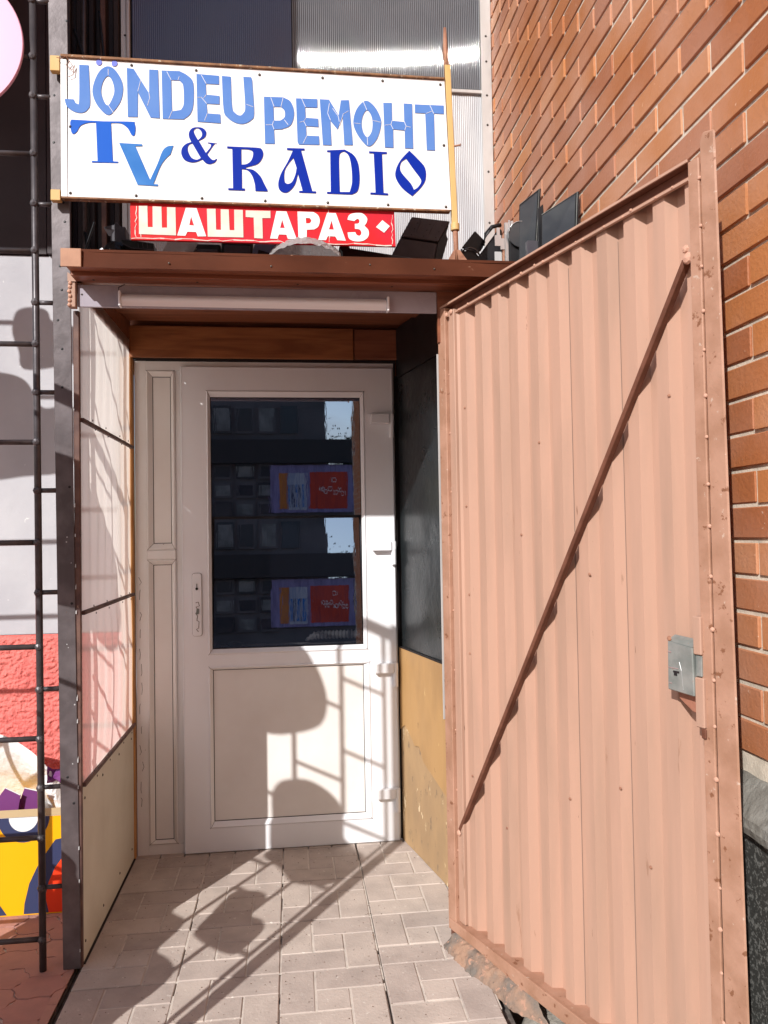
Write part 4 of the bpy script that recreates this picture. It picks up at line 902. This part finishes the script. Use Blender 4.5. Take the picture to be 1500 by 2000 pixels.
MB().prism([(.169, 2.266), (.182, 2.276), (.203, 2.275), (.205, 2.264), (.425, 2.235), (.425, 2.178), (.182, 2.178), (.182, 2.25)], -.77, -.72).build('rail_body', M['black'], t, .002)
t = thing('plastic_dome', 'crinkled clear plastic dome cover lying on the booth roof', 'cover', (.06, -.80, RZ(-.8)))
dp = [(-.064, 2.205), (-.041, 2.237), (-.006, 2.264), (.028, 2.277), (.075, 2.276), (.127, 2.256), (.167, 2.234), (.180, 2.205)]
def domef(u, v):
    a = math.pi*u; cx_ = .058; rx = .124*(1 if True else 0); zz = 2.178+.100*math.sin(a)**.8; xx = cx_-rx*math.cos(a)
    w_ = math.sin(a); return (cx_+(xx-cx_)*math.sin(math.pi*v)**.5 if False else xx, -.80+.09*(v-.5)*2*max(.15, w_), 2.178+(zz-2.178)*max(.0, math.sin(math.pi*(.08+.84*v)))**.5)
lump(domef, 64, 34, .006, 80, 8).build('dome_shell', M['clearbag'], t)
t = thing('clear_cover', 'thin grey clear plastic cover under the left half of the red sign', 'cover', (-.38, -.7, RZ(-.7)))
lump(lambda u, v: (-.445+.055*v+.10*u+.0*v, -.71+.03*math.sin(u*3), 2.175+.125*v), 16, 16, .010, 22, 3).build('cover_shell', M['clearbag'], t)
t = thing('black_tray', 'thin black plastic tray with slots at the left end of the booth roof', 'tray', (-.5, -.65, RZ(-.65)))
MB().prism([(-.558, 2.316), (-.449, 2.303), (-.447, 2.276), (-.519, 2.280), (-.552, 2.297)], -.66, -.60).build('tray_body', M['black'], t, .002)
rb_ = MB(); rb_.tube([(-.556, -.662, 2.312), (-.451, -.662, 2.300)], .0015, 5); rb_.tube([(-.552, -.662, 2.298), (-.519, -.662, 2.283), (-.449, -.662, 2.279)], .0015, 5)
for x in (-.50, -.485, -.47): rb_.tube([(x, -.662, 2.302), (x+.002, -.662, 2.285)], .0012, 4)
rb_.build('tray_ribs', M['blackm'], t)
MB().prism([(-.55, 2.18), (-.45, 2.18), (-.455, 2.28), (-.53, 2.285)], -.58, -.54).build('tray_support', M['black'], t)
t = thing('scrap_bundle', 'tangled black scrap plastic at the far left of the booth roof', 'scrap', (-.6, -.55, RZ(-.55)))
MB().prism([(-.632, 2.390), (-.597, 2.398), (-.590, 2.410), (-.575, 2.392), (-.560, 2.392), (-.553, 2.31), (-.556, 2.18), (-.64, 2.18), (-.612, 2.30), (-.610, 2.355), (-.597, 2.378), (-.632, 2.384)], -.57, -.50).build('scrap_body', M['blackm'], t, .002)
lump(lambda u, v: (-.60+.05*math.cos(u*6.28)*math.sin(v*3.14), -.60+.04*math.sin(u*6.28)*math.sin(v*3.14), 2.25+.06*math.cos(v*3.14)), 16, 10, .03, 25, 4).build('scrap_film', M['black'], t)
MB().tube([(-.66, -.58, 2.40), (-.70, -.56, 2.30), (-.66, -.60, 2.22)], .004, 6).build('scrap_cable', M['black'], t)
rj = random.Random(5)
for k in range(7):  # thin paler tubes added as highlights in the dark clutter
    x = -.62+.045*k; q = [(x, -.66, 2.20)]
    for j in range(4): q.append((q[-1][0]+rj.uniform(-.02, .035), -.66+rj.uniform(-.02, .02), 2.21+rj.uniform(.0, .075)))
    o_ = MB().tube(q, .0022, 5).build('highlight_cable', M['blackm'] if k % 3 else M['zinc'], bpy.data.objects['scrap_bundle'], smooth=True)
t = thing('white_stub', 'tiny white twisted stub at the left end of the roof edge', 'scrap', (-.53, -.9, 2.16))
MB().tube([(-.566, -.93, 2.166), (-.550, -.93, 2.178)], .006, 6).build('stub_body', M['lampw'], t)
for i, (x0, x1, h) in enumerate(((-.345, -.232, .150), (-.229, -.12, .165))):
    t = thing('black_case', ('left' if i == 0 else 'right')+' one of two flat black equipment cases behind the red sign on the booth roof', 'case', ((x0+x1)/2, -.57, RZ(-.57)))
    MB().box(x0, x1, -.60, -.50, 2.178, 2.178+h).build('case_body', M['black'], t, .004)
    MB().box(x0+.01, x1-.01, -.606, -.601, 2.20, 2.178+h-.02).build('case_front', M['blackm'], t, .002)
t = thing('blue_grey_panel', 'blue grey plastic panel leaning beside the clear dome cover', 'panel', (-.08, -.62, RZ(-.62)))
MB().prism([(-.112, 2.322), (-.038, 2.326), (-.066, 2.18), (-.135, 2.18), (-.120, 2.30)], -.63, -.61).build('panel_body', mat('blue grey plastic', (.14, .17, .26), .4), t, .002)
MB().prism([(-.10, 2.300), (-.055, 2.288), (-.058, 2.276), (-.104, 2.286)], -.6335, -.6305).build('panel_slot', M['black'], t)
t = thing('monitor_stand', 'black curved monitor stand with a pointed plate to the right of the pole', 'stand', (.67, -.6, RZ(-.6)))
MB().prism([(.677, 2.404), (.716, 2.365), (.700, 2.335), (.672, 2.318), (.630, 2.345)], -.60, -.585).build('stand_plate', M['black'], t, .001)
MB().tube([(.700, -.62, 2.345), (.712, -.62, 2.385), (.735, -.62, 2.412), (.768, -.62, 2.420)], .0075, 8).build('stand_arm', M['black'], t, smooth=True)
MB().prism([(.683, 2.20), (.683, 2.305), (.768, 2.418), (.778, 2.410), (.778, 2.20)], -.60, -.57).build('stand_arm', M['black'], t, .003)
MB().tube([(.615+.0*k, -.65, 2.316) if k == 0 else (.645-.036*math.cos(k*.35), -.65, 2.285+.036*math.sin(k*.35)) for k in range(0, 9)], .0035, 6).build('stand_ring', M['screen'], t, smooth=True)
MB().prism([(.612, 2.18), (.612, 2.312), (.66, 2.316), (.684, 2.29), (.70, 2.18)], -.64, -.63).build('stand_web', M['black'], t)
t = thing('steel_bracket', 'bright slotted steel bracket standing upright among the black monitor parts', 'bracket', (.75, -.7, RZ(-.7)))
MB().box(.758, .7705, -.705, -.695, 2.19, 2.395).build('upright', M['silver'], t, .001)
MB().prism([(.722, 2.312), (.722, 2.350), (.745, 2.350), (.745, 2.339), (.757, 2.339), (.757, 2.300), (.742, 2.300), (.742, 2.312)], -.702, -.698).build('side_plate', M['silver'], t)
MB().box(.730, .742, -.700, -.694, 2.35, 2.378).build('tab', M['silver'], t, .001); MB().box(.772, .778, -.704, -.698, 2.36, 2.405).build('tab', M['silver'], t, .001); MB().box(.780, .790, -.704, -.698, 2.382, 2.402).build('tab', M['silver'], t, .001)
MB().box(.724, .750, -.690, -.685, 2.19, 2.296).build('clear_clip', M['hose'], t, .001)
t = thing('round_stand_base', 'round black glossy stand base propped between bracket and left screen', 'stand base', (.815, -.7, RZ(-.7)))
dk = MB(); dk.prism([(.812+.046*math.cos(R(a)), 2.348+.046*math.sin(R(a))) for a in range(0, 360, 15)], -.72, -.712); dk.build('base_disc', M['screen'], t, .001)
MB().tube([(.812+.046*math.cos(R(a)), -.7215, 2.348+.046*math.sin(R(a))) for a in range(-20, 190, 15)], .0016, 5).build('disc_rim', M['silver'], t, smooth=True)
MB().prism([(.772, 2.348), (.80, 2.350), (.852, 2.30), (.852, 2.19), (.772, 2.19)], -.709, -.69).build('base_block', M['black'], t, .004)
def monitor(name, label, P, y0, dy, stand=False):
    t = thing(name, label, 'monitor', (sum(p[0] for p in P)/4, y0, RZ(y0)))
    pts = [(p[0], y0+p[2], p[1]) for p in P]
    MB().extr(pts, (.004, dy, 0)).build('monitor_body', M['black'], t, .0015)
    c = sum((Vector(p) for p in pts), Vector())/4
    MB().extr([tuple(Vector(p).lerp(c, .06)+Vector((0, -.0012, 0))) for p in pts], (0, .001, 0)).build('screen', M['screen'], t)
    b = [Vector(q) for q in pts]
    MB().extr([b[1]+Vector((0, -.003, 0)), b[1]+Vector((.009, -.003, 0)), b[2]+Vector((.009, -.003, .003)), b[2]+Vector((0, -.003, 0))], (0, .02, 0)).build('bezel_edge', M['black'], t, .001)
    MB().tube([b[1]+Vector((.0015, -.0045, 0)), b[2]+Vector((.0015, -.0045, 0)), b[3]+Vector((0, -.002, 0))], .0008, 5).build('bezel_glint', M['zinc'], t)  # pale line painted in as sheen along the bezel
    return t
monitor('monitor', 'left upright flat monitor with pale reflections leaning on the brick wall above the gate', [(.800, 2.20, 0), (.850, 2.20, -.01), (.874, 2.505, -.01), (.807, 2.452, .0)], -.72, .012)
monitor('monitor', 'right wide dark monitor leaning against the brick wall just above the gate top rail', [(.825, 2.19, .02), (.925, 2.19, -.01), (.937, 2.412, -.01), (.828, 2.346, .02)], -.91, .012)
t = thing('black_fin', 'narrow black plastic panel wedged between the two monitors', 'panel', (.84, -.85, RZ(-.85)))
MB().prism([(.829, 2.383), (.847, 2.398), (.849, 2.36), (.846, 2.19), (.828, 2.19)], -.855, -.845).build('fin_body', M['black'], t, .001)
MB().prism([(.800, 2.288), (.862, 2.288), (.862, 2.19), (.800, 2.19)], -.82, -.80).build('fin_foot', M['blackm'], t, .002)

# ------------------------------------------------------------------ steel post, railing and the cut-out decorations
pt = thing('steel_post', 'tall grey steel angle post with drilled holes at the left corner of the booth', 'post', (-.68, -.82, 0))
MB().extr([(-.706, -.826, 0), (-.654, -.826, 0), (-.670, -.826, 1.6), (-.684, -.826, 3.6), (-.744, -.826, 3.6)], (0, .005, 0)).build('front_flange', M['steel_dark'], pt, .001)
MB().extr([(-.706, -.8205, 0), (-.701, -.8205, 0), (-.739, -.8205, 3.6), (-.744, -.8205, 3.6)], (0, .045, 0)).build('side_flange', M['steel_dark'], pt, .001)
hd = MB(); wh = MB()
for x, z in ((-.705, 2.16), (-.700, 2.085), (-.694, 2.36), (-.712, 1.99), (-.70, 1.90), (-.70, 1.78), (-.722, 2.55), (-.72, 2.70), (-.69, 2.30), (-.675, 1.11), (-.690, .58), (-.672, .50), (-.68, 1.47), (-.682, 2.94)): hd.dome((x, -.8262, z), .0042, h=.15)
hd.build('drilled_holes', M['black'], pt)
for x, z in ((-.688, 1.315), (-.676, 1.235), (-.674, 1.11), (-.690, .985), (-.686, .975), (-.675, .62), (-.668, .80), (-.69, 1.30)): wh.dome((x, -.8264, z), rnd.uniform(.0015, .0025), h=.1)
z = .05
while z < 2.6: wh.add([(-.6555-.0062*z-.002, -.8268, z), (-.654-.0062*z, -.8268, z), (-.654-.0062*z, -.8268, z+rnd.uniform(.006, .02)), (-.657-.0062*z, -.8268, z+.01)], [(0, 1, 2, 3)]); z += rnd.uniform(.06, .35)
wh.build('paint_chips', M['hose'], pt)
rl = thing('ladder_railing', 'dark steel railing with staggered rungs standing left of the tall post', 'railing', (-1.2, -.82, 0))
railx = lambda z: -.766-.0065*z
def upright(name, xf, par, z1=3.4, r=.0105):
    MB().tube([(xf(0), -.82, .0), (xf(z1*.5), -.82, z1*.5), (xf(z1), -.82, z1)], r, 10).build(name, M['steel_rail'], par, smooth=True)
upright('upright', railx, rl)
for c in (-1.10, -1.45, -1.80, -2.2): upright('upright', lambda z, c=c: c-.0065*z, rl)
LZ = [.095, .40, .70, .98, 1.30, 1.61, 1.915, 2.207, 2.513, 2.82, 3.12]; RZs = [.25, .552, .85, 1.146, 1.46, 1.765, 2.045, 2.355, 2.696, 3.0, 3.3]
for z in LZ: MB().tube([(-1.10-.0065*z, -.82, z), (railx(z), -.82, z)], .0085, 8).build('rung', M['steel_rail'], rl, smooth=True)
for z in RZs:
    MB().tube([(railx(z), -.82, z), (-.708-.009*z, -.82, z)], .0075, 8).build('rung', M['steel_rail'], rl, smooth=True)
    MB().tube([(-1.45-.0065*z, -.82, z), (-1.10-.0065*z, -.82, z)], .0085, 8).build('rung', M['steel_rail'], rl, smooth=True)
for z in LZ[:-1]: MB().tube([(-1.8-.0065*z, -.82, z), (-1.45-.0065*z, -.82, z)], .0085, 8).build('rung', M['steel_rail'], rl, smooth=True)
wl = MB()
for z in LZ+RZs: wl.dome((railx(z), -.828, z), .013, h=.8)
wl.build('weld_lumps', M['steel_rail'], rl)
pk = thing('pink_disc', 'large round pink disc fixed to the railing at the top left', 'decoration', (-1.03, -.85, 2.84))
MB().prism([(-1.03+.226*math.cos(R(a)), 2.842+.226*math.sin(R(a))) for a in range(0, 360, 5)], -.852, -.840).build('disc', M['pink'], pk, .002)
def cut(label, pts, y=-.845):
    t = thing('painted_cutout', label, 'decoration', (sum(p[0] for p in pts)/len(pts), y, min(p[1] for p in pts)))
    MB().prism(contour([(a, b, 1) for a, b in pts], 5), y-.006, y).build('cutout_sheet', M['decor'], t); return t
cut('lilac cloud cut-out on the railing beyond the left edge, upper one', [(-1.69, 2.80), (-1.675, 2.883), (-1.62, 2.905), (-1.556, 2.894), (-1.533, 2.85), (-1.44, 2.82), (-1.40, 2.70), (-1.50, 2.665), (-1.645, 2.65), (-1.664, 2.72)])
cut('lilac dome cut-out on the railing beyond the left edge, lower one', [(-2.0, 2.2), (-2.02, 2.50), (-1.85, 2.63), (-1.72, 2.630), (-1.64, 2.60), (-1.600, 2.53), (-1.56, 2.485), (-1.45, 2.49), (-1.44, 2.30), (-1.50, 2.225), (-1.647, 2.208), (-1.8, 2.19)])

# second lattice leaf standing open, nearer the camera and left of the view: its shadow falls on door and paving
U = Vector((.6834, -.7301, 0)); P0 = Vector((-1.021, -1.55, 0))
lg = thing('open_lattice_gate', 'open dark lattice gate leaf left of the view that throws barred shadows on the door', 'gate', P0)
def LP(u, z): return P0+U*u+Vector((0, 0, z))
def up2(u, r=.009): MB().tube([LP(u, 0), LP(u, 2.24)], r, 8).build('upright', M['steel_rail'], lg, smooth=True)
for u in (-.50, -.34, -.17, 0, .174, .338): up2(u)
N2 = Vector((.7301, .6834, 0))
pb = MB(); pb.extr([LP(.365, 0)-N2*.02, LP(.405, 0)-N2*.02, LP(.405, 0)+N2*.02, LP(.365, 0)+N2*.02], (0, 0, 2.26)); pb.build('gate_stile', M['steel_rail'], lg)
for (u0, u1, off) in ((-.5, -.34, 0), (-.34, -.17, .13), (-.17, 0, 0), (0, .174, .13), (.174, .338, 0)):
    z = .12+off if off == 0 else .29
    base = .115 if off == 0 else -.015
    zs = [base+.3065*k for k in range(0, 8)]
    for z in zs:
        zz = z if off == 0 else z
        if .05 < zz < 2.2: MB().tube([LP(u0, zz), LP(u1, zz)], .0075, 6).build('rung', M['steel_rail'], lg, smooth=True)
tb = MB(); tb.extr([LP(-.52, 2.205)-N2*.012, LP(.40, 2.205)-N2*.012, LP(.40, 2.245)-N2*.012, LP(-.52, 2.245)-N2*.012], N2*.024); tb.build('top_bar', M['steel_rail'], lg)
def cut2(label, pts):
    t = thing('painted_cutout', label, 'decoration', LP(pts[0][0], pts[0][1]))
    pp = contour([(a, b, 1) for a, b in pts], 5); vs = [LP(a, b)-N2*.016 for a, b in pp]
    MB().extr(vs, -N2*.005).build('cutout_sheet', M['decor'], t)
cut2('topmost lilac cut-out on the open lattice gate left of the view', [(-.34, 1.60), (-.42, 1.78), (-.34, 1.98), (-.15, 2.05), (-.02, 2.05), (.058, 2.012), (.10, 1.945), (.123, 1.87), (.124, 1.80), (.105, 1.735), (.06, 1.685), (0, 1.643), (-.07, 1.605), (-.2, 1.575)])
cut2('second lilac cut-out down the open lattice gate left of the view', [(-.075, 1.10), (-.077, 1.25), (-.077, 1.351), (-.052, 1.412), (-.002, 1.451), (.055, 1.472), (.119, 1.462), (.166, 1.425), (.176, 1.353), (.185, 1.29), (.25, 1.26), (.33, 1.23), (.352, 1.15), (.338, 1.09), (.30, 1.055), (.236, 1.028), (.165, 1.022), (.066, 1.053), (-.03, 1.07)])
cut2('third lilac cut-out down the open lattice gate left of the view', [(.085, .728), (.055, .80), (.025, .892), (.074, .925), (.135, .938), (.172, .915), (.175, .868), (.200, .848), (.25, .85), (.29, .825), (.300, .771), (.30, .729), (.26, .716), (.19, .712), (.13, .715)])
cut2('lowest lilac cut-out on the open lattice gate left of the view', [(-.45, .45), (-.47, .65), (-.36, .80), (-.2, .845), (-.109, .819), (-.10, .77), (-.06, .74), (.01, .735), (.03, .69), (.05, .635), (.12, .63), (.185, .61), (.205, .55), (.20, .476), (.205, .40), (.1, .33), (-.2, .34)])

# ------------------------------------------------------------------ printed box with waste by the wall
cbx = thing('printed_box', 'yellow, navy and red printed cardboard box standing against the coral wall', 'box', (-1.1, -.3, 0))
BX0, BX1, BY = -1.36, -.79, -.45
shell = MB()
shell.box(BX0, BX1, BY, BY+.004, 0, .352); shell.box(BX0, BX1, -.124, -.12, 0, .352); shell.box(BX0, BX0+.004, BY+.0045, -.1245, 0, .352); shell.box(BX1-.004, BX1, BY+.0045, -.1245, 0, .352); shell.box(BX0+.005, BX1-.005, BY+.005, -.125, .005, .30)
shell.build('box_body', M['ybox'], cbx)
def decal(name, mtl, poly, k): MB().prism(poly, BY-.0006*k-.0004, BY-.0006*k).build(name, mtl, cbx)
def arc(cx_, cz_, r, a0, a1, n=16): return [(cx_+r*math.cos(R(a0+(a1-a0)*i/n)), cz_+r*math.sin(R(a0+(a1-a0)*i/n))) for i in range(n+1)]
decal('navy_half_ring', M['nbox'], arc(-.943, .338, .087, -180, 0), 1); decal('white_half_disc', M['wbox'], arc(-.943, .3375, .049, -180, 0), 2.2)
decal('navy_wedge', M['nbox'], [(-.791, .262), (-.837, .255), (-.872, .205), (-.898, .165), (-.925, .108), (-.941, .040), (-.944, .004), (-.86, .004), (-.872, .06), (-.86, .11), (-.838, .16), (-.815, .19), (-.791, .21)], 1)
decal('red_wedge', M['rbox'], [(-.791, .208), (-.815, .188), (-.838, .158), (-.860, .108), (-.871, .06), (-.860, .004), (-.791, .004)], 1)
decal('navy_corner', M['nbox'], [(-1.06, .004), (-1.0, .004), (-1.03, .05), (-1.06, .06)], 1)
decal('white_band', M['wbox'], [(BX0, .3385), (BX1, .3385), (BX1, .3515), (BX0, .3515)], 2.2)
bx('card_flap', M['card'], cbx, BX0, BX1, BY-.003, BY-.0018, .340, .366, bevel=0)
wsn = thing('white_plastic_sheet', 'crumpled white plastic sheet bulging out of the printed box', 'plastic sheet', (-1.0, -.25, .3))
lump(lambda u, v: (-1.36+.455*u, -.20+.05*math.sin(v*3+u*2)-.10*v*(1-v), .30+(.29*(1-max(0, (u-.45)/.55)**2*.55))*v), 40, 30, .012, 6, 2).build('sheet_body', M['whitebag'], wsn, smooth=True)
wp = thing('grey_paper', 'crumpled white and grey paper poking from the right end of the printed box', 'paper', (-.86, -.3, .3))
lump(lambda u, v: (-.935+.12*u, -.30+.03*math.sin(u*5+v*4), .30+.16*v-.03*u), 10, 10, .03, 14, 7).build('paper_body', M['whitebag'], wp)
lump(lambda u, v: (-.905+.10*u, -.33+.03*math.sin(u*5), .41+.06*v), 6, 5, .03, 20, 9).build('dark_paper', M['purple'], wp)
for k, (lab, P) in enumerate((('purple card leaning left in the printed box', [(-1.07, .30), (-.985, .30), (-.968, .402), (-1.019, .430), (-1.045, .395)]), ('purple card leaning right in the printed box, beside the railing', [(-.99, .30), (-.905, .30), (-.905, .404), (-.961, .420), (-.978, .375)]))):
    t = thing('purple_card', lab, 'card', (P[0][0]+.04, -.40, .3)); MB().prism(P, -.405+.02*k, -.401+.02*k).build('card_sheet', M['purple'], t)
    a, b = P[2], P[3]; MB().tube([(a[0], -.4065+.02*k, a[1]), (b[0], -.4065+.02*k, b[1])], .002, 4).build('card_edge', M['wbox'], t)
bt = thing('black_bag', 'black crumpled bag behind the right end of the printed box', 'bag', (-.82, -.25, .3))
lump(lambda u, v: (-.835+.05*math.cos(u*6.28)*math.sin(v*3.14), -.22+.05*math.sin(u*6.28)*math.sin(v*3.14), .38+.07*math.cos(v*3.14)), 14, 9, .02, 20).build('bag_body', M['black'], bt)

# pieces too small to pick apart singly stay joined
for o in bpy.data.objects:
    b_ = o.name.split('.')[0]
    if o.parent and b_ in ('weld_lumps', 'weld_beads', 'paint_chips', 'vinyl_cracks', 'screw_heads', 'nail_heads', 'drilled_holes', 'torn_film', 'scratches', 'screw_holes', 'raised_ribs', 'tray_ribs', 'rivets', 'mitre_line', 'scuff_marks', 'seam', 'crown', 'joint_sand', 'edge_tile', 'ribbed_sheet', 'metal_sheet', 'lock_keyhole'): o['kind'] = 'stuff'
GR = {'monitor': 'monitors on the booth roof', 'painted_cutout': 'painted cut-outs on the railings', 'purple_card': 'purple cards in the printed box', 'black_case': 'black cases on the booth roof'}
for o in bpy.data.objects:
    if o.parent is None and o.name.split('.')[0] in GR: o['group'] = GR[o.name.split('.')[0]]
